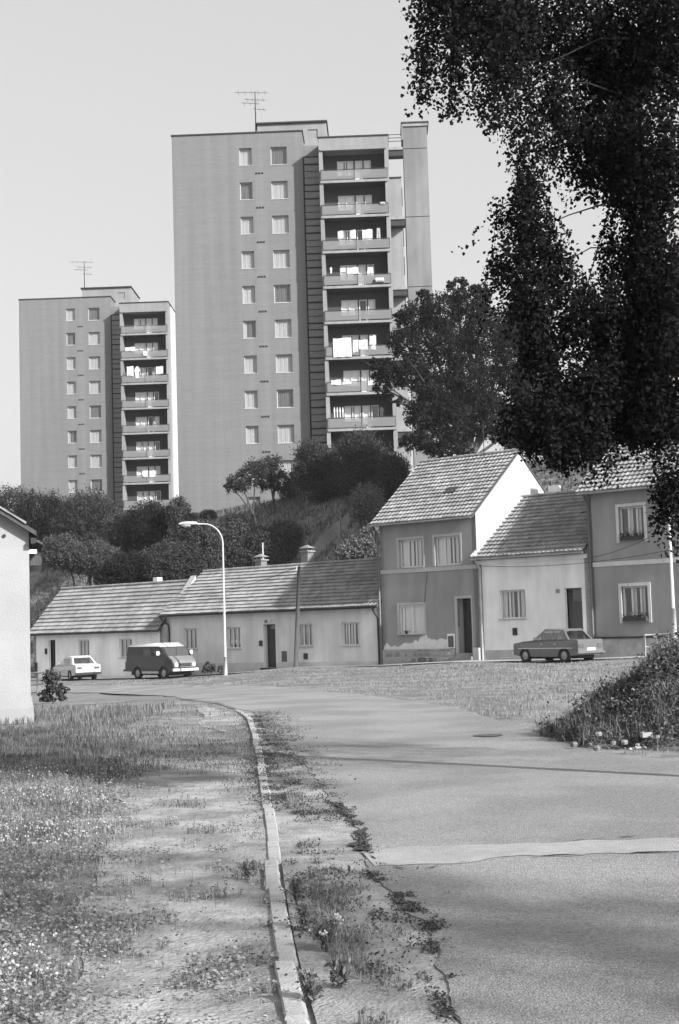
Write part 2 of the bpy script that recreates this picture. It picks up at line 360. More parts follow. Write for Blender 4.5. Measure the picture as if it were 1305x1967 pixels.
# kerb stones
KST = mat('kerb_stone', .35, var=.12, scale=8, bump=.5, bscale=50, stain=.18, sscale=3)
kerb = put('kerb', (MB().box(-.05, .05, -.3, .3, -.3, -.2), CONC), loc=(kerb_pts[0].x, 0, 0), kind='structure')
acc = 0.; L_ = []
for a, b in zip(kerb_pts, kerb_pts[1:]):
    n = max(2, int((b - a).length / .05)); L_ += [a + (b - a) * (i / n) for i in range(n)]
seg = []; start = 0
for i in range(1, len(L_)):
    if (L_[i] - L_[start]).length >= .985 or i == len(L_) - 1: seg.append((L_[start], L_[i])); start = i
for k, (a, b) in enumerate(seg):
    d = b - a; ln = d.length - .012
    if ln < .2 or a.y < -5: continue
    me = cached(('kerb', k % 4), lambda: None) or CACHE.get(('kerbm', k % 4))
    def mk():
        mb = MB(); r_ = random.Random(k); z = .022; n = 6; ring = []
        for i in range(n + 1):
            y = i / n; j = lambda s: (r_.random() - .5) * s
            ring.append([(-.05 + j(.004), y, -.15), (-.05 + j(.006), y, z - .012 + j(.008)), (-.042, y, z + j(.006)), (.036, y, z + j(.006)), (.05 + j(.006), y, z - .015 + j(.01)), (.052 + j(.004), y, -.15)])
        vs = [p for rg in ring for p in rg]; fs = [(i * 6 + q, i * 6 + q + 1, i * 6 + q + 7, i * 6 + q + 6) for i in range(n) for q in range(5)]
        fs += [tuple(range(6)), tuple(range(n * 6 + 5, n * 6 - 1, -1))]
        mb.add(vs, [f[::-1] for f in fs]); return mb.mesh('kerb_stone', KST)
    me = cached(('kerbm', k % 4), mk)
    o = put('kerb_stone', me, kerb, a - Vector(kerb.location)); o.rotation_euler = (math.atan2(d.z, d.xy.length), rnd.uniform(-.03, .03), math.atan2(-d.x, d.y)); o.scale = (1, ln, 1)
    o.location.z += rnd.uniform(-.014, .006); o.location.x += rnd.uniform(-.012, .012) - (.03 if a.y < 9.3 else 0)
# pavement in front of the right-hand houses
PAVE = mat('pavement', .33, var=.12, scale=4, bump=.3, world=True)
poly_sheet('pavement', [HP(2.3, -1.9).xy, HP(8, -2.2).xy, HP(16, -2.3).xy, HP(22, -2.3).xy, HP(22, -1.0).xy, HP(14, -1.0).xy, HP(8, -.8).xy, HP(2.3, -.9).xy], PAVE, .03, 1)
poly_sheet('earth_verge', [HP(-27, -2.8).xy, HP(-14, -2.6).xy, HP(2, -1.6).xy, HP(2, 0.1).xy, HP(-14, .1).xy, HP(-27, .1).xy], mat('bare_earth', .20, var=.3, scale=2, bump=.6, world=True), .02, 1)

# ------------------------------------------------------------------ houses
def frameP(t, d, z): return HP(t, d, z)
def tiles(parent, x0, x1, ya, za, yb, zb, m, name='roof_tile'):
    """rows of interlocking clay tiles on a slope from (ya,za) to (yb,zb)"""
    L = math.hypot(yb - ya, zb - za); uy, uz = (yb - ya) / L, (zb - za) / L; ny, nz = -uz * (1 if yb > ya else -1), abs(uy)
    if yb < ya: ny = abs(uz)
    n = max(1, round(L / .34)); rh = L / n; cols = max(1, round((x1 - x0) / .24)); cw = (x1 - x0) / cols
    mb = MB(); vs = []; fs = []; r_ = random.Random(int(x0 * 10 + L * 7))
    prof = [(0, .0), (.12, .035), (.26, .035), (.38, .004), (.98, .0)]
    for i in range(n):
        wob = .024 + .010 * math.sin(i * 2.1)
        for j in range(cols):
            b = len(vs); lift = .062 + r_.uniform(-.012, .012) + wob; sh = r_.uniform(-.012, .012); bk = .012
            for (u, hgt) in prof:
                x = x0 + (j + u) * cw; s0 = i * rh - .04 + sh; s1 = (i + 1) * rh
                vs.append((x, ya + uy * s0 + ny * (hgt + lift), za + uz * s0 + nz * (hgt + lift)))
                vs.append((x, ya + uy * s1 + ny * (hgt + bk), za + uz * s1 + nz * (hgt + bk)))
                vs.append((x, ya + uy * s0 + ny * .0, za + uz * s0 + nz * .0))
            for q in range(4):
                a = b + q * 3; c = a + 3; fs += [(a, c, c + 1, a + 1), (a + 2, c + 2, c, a)]
    mb.add(vs, fs); o = put(name, mb.mesh(name, m), parent, kind='stuff'); return o
def ridge_caps(parent, x0, x1, y, z, m):
    mb = MB(); n = max(1, round((x1 - x0) / .36)); w = (x1 - x0) / n
    for i in range(n):
        a = x0 + i * w; vs = []; r0, r1 = .13, .10
        for (x, r) in ((a - .03, r0), (a + w, r1)):
            for k in range(6): t = math.pi * k / 5; vs.append((x, y - r * math.cos(t), z - .02 + r * math.sin(t)))
        mb.add(vs, [(k, k + 1, k + 7, k + 6) for k in range(5)] + [(0, 5, 4, 3, 2, 1)])
    return put('ridge_tile', mb.mesh('ridge_tile', m), parent, kind='stuff')
def house(name, label, t0, t1, zb, ze, rd, rz_, wallm, tilem, holes, oh=.32, sideR=None, d0=0., overL=.12, overR=.12, depth=None, reveal=.16, plinth=None, sidem=None):
    root = thing(name, label, 'house', HP(t0, d0, zb), -R(YAW))
    W = t1 - t0; ze -= zb; rz_ -= zb; D = depth or 2 * rd; k = (rz_ - ze) / (rd + oh); wt = ze + oh * k - .05
    hs = [(a - t0, b - t0, c - zb, d - zb) for a, b, c, d in holes]
    mb = MB(); wall_mb(mb, 0, W, -.4, wt, hs, 0, reveal); put('front_wall', mb.mesh('front_wall', wallm), root)
    sm = sidem or wallm; bz = wt
    for nm, x in (('gable_wall', 0.), ('gable_wall', W)):
        mb = MB(); xs = (x, x + .25) if x == 0 else (x - .25, x)
        pts = [(0, -.4), (D, -.4), (D, bz), (rd, rz_ - .06), (0, wt)]
        n = 5; mb.add([(xs[0], y, z) for y, z in pts] + [(xs[1], y, z) for y, z in pts], [(4, 3, 2, 1, 0), (5, 6, 7, 8, 9)] + [(i, (i + 1) % 5, 5 + (i + 1) % 5, 5 + i) for i in range(5)])
        put(nm, mb.mesh(nm, sm), root)
    put('rear_wall', MB().box(.25, W - .25, D - .25, D, -.4, bz).mesh('rear_wall', sm), root)
    mb = MB(); mb.quad((.25, reveal + .9, -.3), (W - .25, reveal + .9, -.3), (W - .25, reveal + .9, wt - .1), (.25, reveal + .9, wt - .1)); put('inner_partition', mb.mesh('inner_partition', ROOM), root)
    a0, a1 = -overL, W + overR; th = .10
    mb = MB()
    for (ya, yb) in ((-oh, rd), (D + oh, rd)):
        za = ze if ya < 0 else rz_ - (D + oh - rd) * (rz_ - bz) / (D - rd)
        mb.add([(a0, ya, za), (a1, ya, za), (a1, yb, rz_), (a0, yb, rz_), (a0, ya, za - th), (a1, ya, za - th), (a1, yb, rz_ - th), (a0, yb, rz_ - th)],
               [(0, 1, 2, 3), (7, 6, 5, 4), (0, 4, 5, 1), (1, 5, 6, 2), (3, 7, 4, 0)])
    roof = put('roof', mb.mesh('roof', TIMBER), root)
    tiles(roof, a0, a1, -oh - .02, ze + .006, rd, rz_ + .006, tilem)
    ridge_caps(roof, a0, a1, rd, rz_ + .05, tilem)
    root['W'] = W; del root['W']
    return root, (lambda t: t - t0), (lambda z: z - zb), ze, rz_, k
def gutter(root, x0, x1, y, z, m=None):
    mb = MB(); vs = []
    for x in (x0, x1):
        for q in range(7): a = math.pi * q / 6; vs.append((x, y - .07 * math.cos(a), z - .07 * math.sin(a)))
    mb.add(vs, [(q, q + 1, q + 8, q + 7) for q in range(6)]); return put('gutter', mb.mesh('gutter', m or DARKM), root)
def pipe(root, pts, m=None, r=.05, name='downpipe'): return put(name, MB().tube(pts, r, 8).mesh(name, m or DARKM, True), root)
def door(root, x, y, z, w, h, m, transom=.0, panels=2):
    mb = MB(); mb.box(0, .07, 0, .08, 0, h).box(w - .07, w, 0, .08, 0, h).box(.07, w - .07, 0, .08, h - .07, h)
    if transom: mb.box(.07, w - .07, .005, .075, h - transom - .05, h - transom)
    d = put('door_frame', mb.mesh('door_frame', m), root, (x, y, z)); hh = h - (transom + .05 if transom else .07)
    mb = MB(); mb.box(.075, w - .075, .03, .07, .01, hh - .005)
    ph = (hh - .3) / panels
    for i in range(panels): mb.box(.17, w - .17, .012, .03, .14 + i * ph, .14 + (i + 1) * ph - .14)
    put('door_leaf', mb.mesh('door_leaf', m), d)
    put('door_handle', MB().tube([(w - .14, .0, 1.02), (w - .14, -.05, 1.02), (w - .26, -.05, 1.02)], .012, 6).mesh('door_handle', CHROME), d)
    if transom: put('pane', MB().box(.075, w - .075, .03, .04, h - transom + .002, h - .072).mesh('pane', GLASS), d)
    return d
def chimney(root, x, y, z0, z1, w=.45, m=None, cap=True):
    mb = MB().box(-w / 2, w / 2, -w / 2, w / 2, 0, z1 - z0); c = put('chimney', mb.mesh('chimney', m or CHIM), root, (x, y, z0)); h = z1 - z0
    if cap:
        mb = MB().box(-w / 2 - .08, w / 2 + .08, -w / 2 - .08, w / 2 + .08, h, h + .08)
        for sx in (-1, 1):
            for sy in (-1, 1): mb.box(sx * w * .32 - .03, sx * w * .32 + .03, sy * w * .32 - .03, sy * w * .32 + .03, h + .08, h + .22)
        mb.add([(-w * .75, -w * .6, h + .22), (w * .75, -w * .6, h + .22), (w * .75, w * .6, h + .22), (-w * .75, w * .6, h + .22), (0, 0, h + .42)], [(3, 2, 1, 0), (0, 1, 4), (1, 2, 4), (2, 3, 4), (3, 0, 4)])
        put('chimney_cap', mb.mesh('chimney_cap', CONC), c)
    return c
CHIM = mat('chimney_brick', .16, var=.3, scale=7, bump=.4)
PW1 = mat('cream_render', streak=.07, g=.64, var=.05, scale=1.5, stain=.13, sscale=1.1, stretch=(1, 1, .45), bump=.25, bscale=35)
PW0 = mat('white_render', streak=.07, g=.88, var=.03, scale=1.5, stain=.13, sscale=1.1, stretch=(1, 1, .45), bump=.2, bscale=35)
PW2 = mat('dark_render', streak=.07, g=.27, var=.05, scale=1.5, stain=.13, sscale=1.1, stretch=(1, 1, .45), bump=.25, bscale=35)
PW3 = mat('pale_render', streak=.07, g=.80, var=.04, scale=1.5, stain=.13, sscale=1.1, stretch=(1, 1, .45), bump=.25, bscale=35)
PW4 = mat('grey_render', streak=.07, g=.28, var=.05, scale=1.5, stain=.13, sscale=1.1, stretch=(1, 1, .45), bump=.25, bscale=35)
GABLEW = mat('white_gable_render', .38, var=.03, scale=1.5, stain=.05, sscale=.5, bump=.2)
PLIN = mat('plinth_render', .45, var=.15, scale=3, stain=.2, sscale=1.2, bump=.4)
STONE = mat('rubble_stone', .22, var=.35, scale=4, bump=.6, stain=.3, sscale=1.5)
DOORD = mat('dark_wood_door', .045, rough=.5, var=.2, scale=5, stretch=(6, 6, .4))
DOORM = mat('grey_wood_door', .10, rough=.5, var=.2, scale=5, stretch=(6, 6, .4))
def casement(root, lt, lz, t0, t1, z0, z1, mulls=(.34, .67), curt=((.02, .16, 'l'), (.38, .5, 'l'), (.72, .85, 'l')), y=.13, dark=True, **kw):
    c = [(a, b, 'b' if k == 'l' else k) for a, b, k in curt]
    return window(root, lt(t0) + .0, y, lz(z0), t1 - t0, z1 - z0, tuple(mulls), WHITEP, .075, tuple(c), **kw)

# --- long single-storey house
WN = [(-12.35, -11.27, .75, 1.93), (-8.86, -7.81, .74, 1.93), (-3.6, -2.52, .78, 1.98), (-.5, .69, .77, 1.98)]
DN = (-6.07, -5.18, -.32, 2.02)
hs, lt, lz, ze, rz1, k1 = house('long_house', 'long low cream house with four windows and a dark door behind the street lamp', -13.76, 2.15, -.6, 2.75, 3.25, 5.3, PW1, TILE, WN + [DN], overR=0.02)
for q in WN: casement(hs, lt, lz, *q)
door(hs, lt(DN[0]) + .0, .30, lz(-.32), .89, 2.34, DOORD, .25)
put('door_reveal', MB().box(lt(DN[0]) - .0, lt(DN[0]) + .012, .14, .31, lz(-.32), lz(2.02)).mesh('door_reveal', WHITEP), hs)
put('door_step', MB().box(lt(DN[0]) - .05, lt(DN[1]) + .05, -.28, .3, lz(-.55), lz(-.325)).mesh('door_step', DARKM), hs)
mb = MB().box(0, lt(-6.15), -.035, .0, .0 - .4, lz(-.05)).box(lt(-5.1), 15.9, -.035, 0, -.4, lz(-.05)); put('plinth', mb.mesh('plinth', mat('long_plinth', .52, var=.08, stain=.15, sscale=1)), hs)
gutter(hs, -.15, 15.9, -.40, ze - .03); pipe(hs, [(15.7, -.40, ze - .1), (15.75, -.35, ze - .3), (15.78, -.1, ze - .6), (15.78, -.08, .2)])
pipe(hs, [(-.1, -.4, ze - .1), (.0, -.38, ze - .25), (.28, -.12, ze - .55), (.3, -.08, ze - .8), (.3, -.08, .1)])
put('meter_box', MB().box(lt(-4.75), lt(-4.38), -.02, .04, lz(-.02), lz(.55)).mesh('meter_box', mat('meter_box_grey', .09, rough=.5)), hs)
put('wall_vent', MB().box(lt(-3.15), lt(-2.88), -.05, .02, lz(.1), lz(.42)).mesh('wall_vent', DARKM), hs)
put('letter_box', MB().box(lt(-6.35), lt(-6.15), -.08, .0, lz(.85), lz(1.15)).mesh('letter_box', DARKM), hs)
put('house_number_plate', MB().box(lt(-5.95), lt(-5.75), -.025, .0, lz(2.1), lz(2.26)).mesh('house_number_plate', CONC), hs)
put('door_lamp', MB().box(lt(-5.6), lt(-5.4), -.15, .0, lz(2.12), lz(2.26)).mesh('door_lamp', WHITEP), hs)
for (px, z1) in ((488, 6.2), (567, 6.5)):
    t = (px - 395) / (728 - 395); tt = -13.76 + 15.7 * (t * .97); chimney(hs, lt(tt), 3.6, lz(4.9), lz(z1 - .45), .5)
# --- left white cottage
WN = [(-21.75, -20.7, .33, 1.46), (-17.94, -16.8, .33, 1.46)]; DN = (-24.6, -23.95, -.75, 1.5)
hc, lt, lz, ze, rz_, k_ = house('white_cottage', 'low white cottage with steep tiled roof left of the long cream house', -26.1, -14.1, -1.0, 1.9, 2.45, 4.75, PW0, TILE, WN + [DN], sidem=GABLEW, overR=.0)
for q in WN: casement(hc, lt, lz, *q)
door(hc, lt(DN[0]), .26, lz(-.75), .65, 2.25, DOORD)
gutter(hc, -.1, 11.7, -.38, ze - .03, TIMBER)
put('verge_parapet', MB().add([(11.86, .5, ze + .88), (12.3, .5, ze + .88), (12.3, 2.5, rz_ + .34), (11.86, 2.5, rz_ + .34), (11.86, .5, ze), (12.3, .5, ze), (12.3, 2.5, rz_ - .4), (11.86, 2.5, rz_ - .4)], [(0, 1, 2, 3), (4, 7, 6, 5), (0, 4, 5, 1), (1, 5, 6, 2), (3, 2, 6, 7), (0, 3, 7, 4)]).mesh('verge_parapet', GABLEW), hc)
for (a, b, c, d, nm) in ((-17.35, -17.1, -.28, .06, 'wall_vent'), (-24.95, -24.75, .62, .98, 'letter_box'), (-26.0, -25.75, -.45, .1, 'meter_box')):
    put(nm, MB().box(lt(a), lt(b), -.05, .02, lz(c), lz(d)).mesh(nm, DARKM), hc)
chimney(hc, lt(-17.6), 2.9, lz(4.3), lz(5.15), .4, PW3, False)
put('side_pilaster', MB().box(12.02, 12.32, .02, .5, -.4, ze + .3).mesh('side_pilaster', PLIN), hc)
# --- two-storey dark house
WU = [(3.45, 4.94, 4.62, 6.03), (5.7, 7.22, 4.62, 6.04)]; WL = [(3.35, 4.92, 1.29, 2.74)]; DN = (6.93, 7.77, .3, 2.95)
h2, lt, lz, ze, rz_, k_ = house('two_storey_house', 'dark rendered two-storey house with bright white gable and steep tiled roof', 2.24, 8.2, -.45, 6.9, 4.05, 10.4, PW2, TILEL, WU + WL + [DN], sidem=GABLEW, oh=.36, overL=.28, overR=.05, reveal=.2)
for q in WU: casement(h2, lt, lz, *q, curt=((0, .3, 'l'), (.36, .5, 'l'), (.7, .82, 'l')), y=.15)
casement(h2, lt, lz, *WL[0], curt=((0, 1, 'l'),), y=.06, mulls=(.14, .5))
put('flower_pot', MB().tube([(0, 0, 0), (0, 0, .16)], [.06, .09], 8).mesh('flower_pot', DARKBR), h2, (lt(3.75), .0, lz(1.3)))
for (a, b, c, d) in WU + WL:
    x0, x1, z0, z1 = lt(a), lt(b), lz(c), lz(d); mb = MB().box(x0 - .13, x0 - .002, -.02, 0, z0, z1 + .12).box(x1 + .002, x1 + .1, -.02, 0, z0, z1 + .12).box(x0 - .002, x1 + .002, -.02, 0, z1 + .002, z1 + .12)
    put('window_surround', mb.mesh('window_surround', mat('surround_grey', .38, var=.06)), h2)
put('storey_band', MB().box(0, 5.96, -.04, 0, lz(4.36), lz(4.56)).mesh('storey_band', mat('surround_grey', .38)), h2)
door(h2, lt(DN[0]), .52, lz(.3), .84, 2.6, DOORD, .6)
mb = MB().box(lt(DN[0]) - .14, lt(DN[0]), -.03, .5, lz(.1), lz(3.08)).box(lt(DN[1]), lt(DN[1]) + .06, -.03, .5, lz(.1), lz(3.08)).box(lt(DN[0]), lt(DN[1]), -.03, .5, lz(2.95), lz(3.08)); put('door_surround', mb.mesh('door_surround', mat('surround_grey', .38)), h2)
put('door_step', MB().box(lt(6.75), lt(7.95), -.45, .5, -.2, lz(.14)).box(lt(6.85), lt(7.85), -.2, .5, lz(.14), lz(.298)).mesh('door_step', CONC), h2)
put('door_ledge', MB().box(lt(7.95), lt(8.3), -.3, .0, -.3, lz(.55)).mesh('door_ledge', PLIN), h2)
# stone plinth: individual rubble stones
pl = put('plinth', MB().box(.02, lt(6.7), -.10, 0, -.4, lz(.52)).mesh('plinth', mat('mortar', .3, var=.15)), h2)
r_ = random.Random(3); z = -.25
while z < lz(.42):
    x = .05 + r_.random() * .2; hh = r_.uniform(.2, .3)
    while x < lt(6.6) - .2:
        ww = r_.uniform(.18, .75); x1 = min(x + ww, lt(6.62)); z1 = min(z + hh * r_.uniform(.85, 1.05), lz(.5))
        n = 7; cx, cz = (x + x1) / 2, (z + z1) / 2; vs = []
        for lay, (sc, yy) in enumerate(((1, -.10), (.97, -.108), (.8, -.116))):
            for i in range(n):
                a = 2 * math.pi * i / n + .3; q = max(abs(math.cos(a)), abs(math.sin(a))) ** -.7
                vs.append((cx + (x1 - x) / 2 * .97 * sc * math.cos(a) * q * .93, yy, cz + (z1 - z) / 2 * .94 * sc * math.sin(a) * q * .93))
        fs = [(l * n + i, l * n + (i + 1) % n, (l + 1) * n + (i + 1) % n, (l + 1) * n + i) for l in range(2) for i in range(n)] + [tuple(2 * n + i for i in range(n))]
        g_ = r_.choice((.13, .2, .3)); put('stone', MB().add(vs, fs).mesh('stone', mat('stone_%s' % {.13: 'dark', .2: 'mid', .3: 'pale'}[g_], g_, var=.25, scale=5, bump=.5)), pl); x = x1 + .02
    z += hh + .015
# flaking render low on the wall: a ragged pale patch of bared plaster
top = []
for i in range(41):
    x = .05 + i * (lt(6.5) - .1) / 40; u = x / lt(6.5); hh = .12 + .32 * smooth((u - .15) / .5) + .18 * abs(mnoise.noise(Vector((x * 1.8, 5, 0)))) * 2 + .12 * mnoise.noise(Vector((x * 6, 2, 0)))
    if .6 < u < .66: hh += .35
    top.append((x, lz(.53) + max(.03, hh)))
mb = MB(); n = len(top); mb.add([(x, -.006, lz(.53)) for x, z in top] + [(x, -.006, z) for x, z in top], [(i, i + 1, n + i + 1, n + i) for i in range(n - 1)]); put('bared_plaster', mb.mesh('bared_plaster', mat('bared_plaster', .6, var=.15, scale=4)), h2)
put('meter_box', MB().box(lt(6.28), lt(6.72), -.03, .02, lz(.55), lz(1.25)).mesh('meter_box', PW3), h2); put('meter_door', MB().box(lt(6.34), lt(6.66), -.045, -.031, lz(.6), lz(1.15)).mesh('meter_door', mat('meter_box_grey', .09)), h2)
gutter(h2, -.25, 6.0, -.45, ze - .03, PLIN); pipe(h2, [(-.06, -.45, ze - .1), (-.06, -.1, ze - .5), (-.06, -.09, .0)], mat('zinc', .12, rough=.5, metal=.3), .055)
mb = MB().box(-.35, .35, 0, .5, 0, .07); hh = put('roof_hatch', mb.mesh('roof_hatch', DARKM), h2, (lt(5.8), 1.3, ze + (1.3 + .36) * k_ + .06)); hh.rotation_euler = (math.atan(k_), 0, 0)
put('roof_aerial', MB().tube([(lt(6.2), 3.9, rz_ - .1), (lt(6.2), 3.9, rz_ + 1.6)], .02, 5).tube([(lt(5.7), 3.9, rz_ + 1.5), (lt(6.7), 3.9, rz_ + 1.5)], .012, 4).mesh('roof_aerial', DARKM), h2)
# --- small pale house
WN = [(9.4, 10.86, 1.88, 3.25)]; DN = (13.0, 13.91, .5, 3.2)
hw, lt, lz, ze, rz_, k_ = house('pale_house', 'small pale single-storey house between the dark two-storey house and the right-hand house', 8.2, 14.35, -.35, 4.85, 4.2, 8.0, PW3, TILE, WN + [DN], sidem=GABLEW, oh=.36, overL=.1, overR=-.05, reveal=.2)
casement(hw, lt, lz, *WN[0], curt=((0, .2, 'l'), (.36, .46, 'l'), (.72, .85, 'l')), y=.15)
door(hw, lt(DN[0]), .35, lz(.5), .91, 2.7, DOORM, .6)
put('plinth', MB().box(0, lt(12.9), -.03, 0, -.3, lz(.42)).box(lt(14.0), 6.15, -.035, 0, -.3, lz(.95)).mesh('plinth', PLIN), hw)
put('cornice', MB().box(0, 6.1, -.12, 0, ze - .32, ze - .12).mesh('cornice', PW3), hw)
put('wall_vent', MB().box(lt(10.1), lt(10.35), -.04, .02, lz(1.1), lz(1.45)).mesh('wall_vent', DARKM), hw)
put('house_number_plate', MB().box(lt(12.55), lt(12.75), -.02, 0, lz(3.0), lz(3.18)).mesh('house_number_plate', CONC), hw)
gutter(hw, .0, 6.1, -.45, ze - .03, PLIN); pipe(hw, [(.18, -.45, ze - .1), (.2, -.1, ze - .5), (.2, -.09, .0)], PLIN, .055)
mb = MB()
mb.add([(-.12, -.4, ze + .12), (.12, -.4, ze + .12), (.12, 4.2, rz_ + .12), (-.12, 4.2, rz_ + .12)], [(0, 1, 2, 3)]).add([(.12, -.4, ze + .12), (.12, -.4, ze - .1), (.12, 4.2, rz_ - .1), (.12, 4.2, rz_ + .12)], [(0, 1, 2, 3)]).add([(-.12, -.4, ze - .1), (.12, -.4, ze - .1), (.12, -.4, ze + .12), (-.12, -.4, ze + .12)], [(0, 1, 2, 3)])
put('verge_parapet', mb.mesh('verge_parapet', mat('verge_mortar', .55)), hw)
chimney(hw, lt(9.9), 4.6, lz(7.2), lz(8.5), .45, PW3, False)
mb = MB().box(-.35, .35, 0, .4, 0, .07); hh = put('roof_hatch', mb.mesh('roof_hatch', mat('zinc', .12)), hw, (lt(13.0), 2.4, ze + (2.4 + .36) * k_ + .06)); hh.rotation_euler = (math.atan(k_), 0, 0)
# --- right-hand house
WU = [(15.98, 17.22, 5.22, 6.72)]; WL = [(15.95, 17.25, 1.62, 3.16)]
hr, lt, lz, ze, rz_, k_ = house('right_house', 'grey two-storey house at the right with flower boxes in its windows', 14.35, 24.0, -.2, 7.5, 4.1, 11.0, PW4, TILEL, WU + WL, sidem=PW4, oh=.38, overL=.3, overR=.1, reveal=.22)
for q in WU + WL:
    casement(hr, lt, lz, *q, curt=((.34, .46, 'l'), (.67, .78, 'l')), y=.16); x0, x1, z0, z1 = lt(q[0]), lt(q[1]), lz(q[2]), lz(q[3])
    mb = MB().box(x0 - .14, x0 - .002, -.03, 0, z0 - .1, z1 + .14).box(x1 + .002, x1 + .14, -.03, 0, z0 - .1, z1 + .14).box(x0 - .002, x1 + .002, -.03, 0, z1 + .002, z1 + .14); put('window_surround', mb.mesh('window_surround', mat('pale_surround', .55)), hr)
    fb = put('flower_box', MB().box(x0 + .1, x1 - .05, -.2, -.02, z0 - .02, z0 + .16).mesh('flower_box', DARKBR), hr)
    mb = MB()
    for i in range(150):
        c = Vector((rnd.uniform(x0 + .1, x1 - .05), rnd.uniform(-.25, -.02), z0 + .14 + abs(rnd.gauss(0, .1)))); a = Vector((rnd.gauss(0, 1), rnd.gauss(0, 1), rnd.gauss(0, 1))).normalized() * .045; b = a.cross(Vector((rnd.random(), rnd.random(), .3))).normalized() * .035
        mb.quad(c - a, c - b, c + a, c + b)
    put('flowers', mb.mesh('flowers', leafmat('box_flowers', .10) if 'box_flowers' not in MATS else MATS['box_flowers']), fb)
put('storey_band', MB().box(.2, 9.6, -.03, 0, lz(4.1), lz(4.3)).mesh('storey_band', mat('pale_surround', .55)), hr)
for i in range(8): put('plinth_panel', MB().box(.2 + i * 1.18, .2 + i * 1.18 + 1.165, -.06, 0, -.3, lz(.85)).mesh('plinth_panel', PLIN), hr)
put('plinth_ledge', MB().box(.1, 9.6, -.12, 0, lz(.855), lz(.93)).mesh('plinth_ledge', DARKM), hr)
gutter(hr, -.2, 9.6, -.46, ze - .03, PLIN); pipe(hr, [(.12, -.46, ze - .1), (.12, -.1, ze - .5), (.12, -.09, .0)], mat('zinc', .12), .055)
chimney(hr, lt(13.6) + .95, 5.2, lz(9.6), lz(11.6), .6, PW3)
# --- near white house at the left edge: only its gable corner is in view
NW = ong(60, 1387); NW.z = 0
nh = thing('near_white_house', 'corner of a white rendered house at the left edge with a sloping roof verge', 'house', (NW.x, NW.y, 0), R(12.8))
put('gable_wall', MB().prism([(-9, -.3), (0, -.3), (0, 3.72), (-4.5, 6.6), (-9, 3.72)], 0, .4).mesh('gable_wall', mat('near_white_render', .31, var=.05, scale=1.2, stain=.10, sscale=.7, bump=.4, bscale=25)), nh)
put('side_wall', MB().box(-.35, 0, .4, 7, -.3, 3.6).mesh('side_wall', PW0), nh)
put('plinth', MB().box(-9, .055, -.05, .0, -.3, .27).box(0, .055, 0, 7, -.3, .27).mesh('plinth', mat('near_plinth', .30, var=.06, stain=.15)), nh)
sl_ = 2.88 / 4.5
mb = MB(); x1 = .14; mb.prism([(-4.5, 6.66), (x1, 3.78 - x1 * sl_), (x1, 3.69 - x1 * sl_), (-4.5, 6.57)], -.22, 7); mb.prism([(-4.5, 6.66), (-4.5, 6.57), (-9.3, 3.5), (-9.3, 3.59)], -.22, 7); put('roof', mb.mesh('roof', TIMBER), nh)
for i in range(14):
    xa = -4.5 + i * .34; xb = xa + .37
    if xb > .2: break
    z0_, z1_ = 6.69 + .02 - (i * .34) * sl_, 6.69 - .0 - (i * .34 + .37) * sl_
    put('verge_tile', MB().prism([(xa, z0_), (xb, z1_ + .03), (xb, z1_ - .02), (xa, z0_ - .03)], -.26, 7).mesh('verge_tile', TILE), nh)
put('gutter', MB().box(.03, .13, -.2, 7, 3.46, 3.56).mesh('gutter', DARKM), nh)
mb = MB().prism([(0, 3.62), (.27, 3.48), (.27, 3.44), (0, 3.57)], .1, 3).box(.0, .14, .3, 3, 3.27, 3.33).box(.02, .22, .35, 3, 3.05, 3.26); put('side_porch_roof', mb.mesh('side_porch_roof', TIMBER), nh)
put('porch_beam', MB().box(.0, .15, .1, .28, 3.27, 3.35).mesh('porch_beam', PW0), nh)
put('wall_vent', MB().tube([(-.47, -.03, 3.62), (-.47, .02, 3.62)], .035, 8).mesh('wall_vent', DARKM), nh)

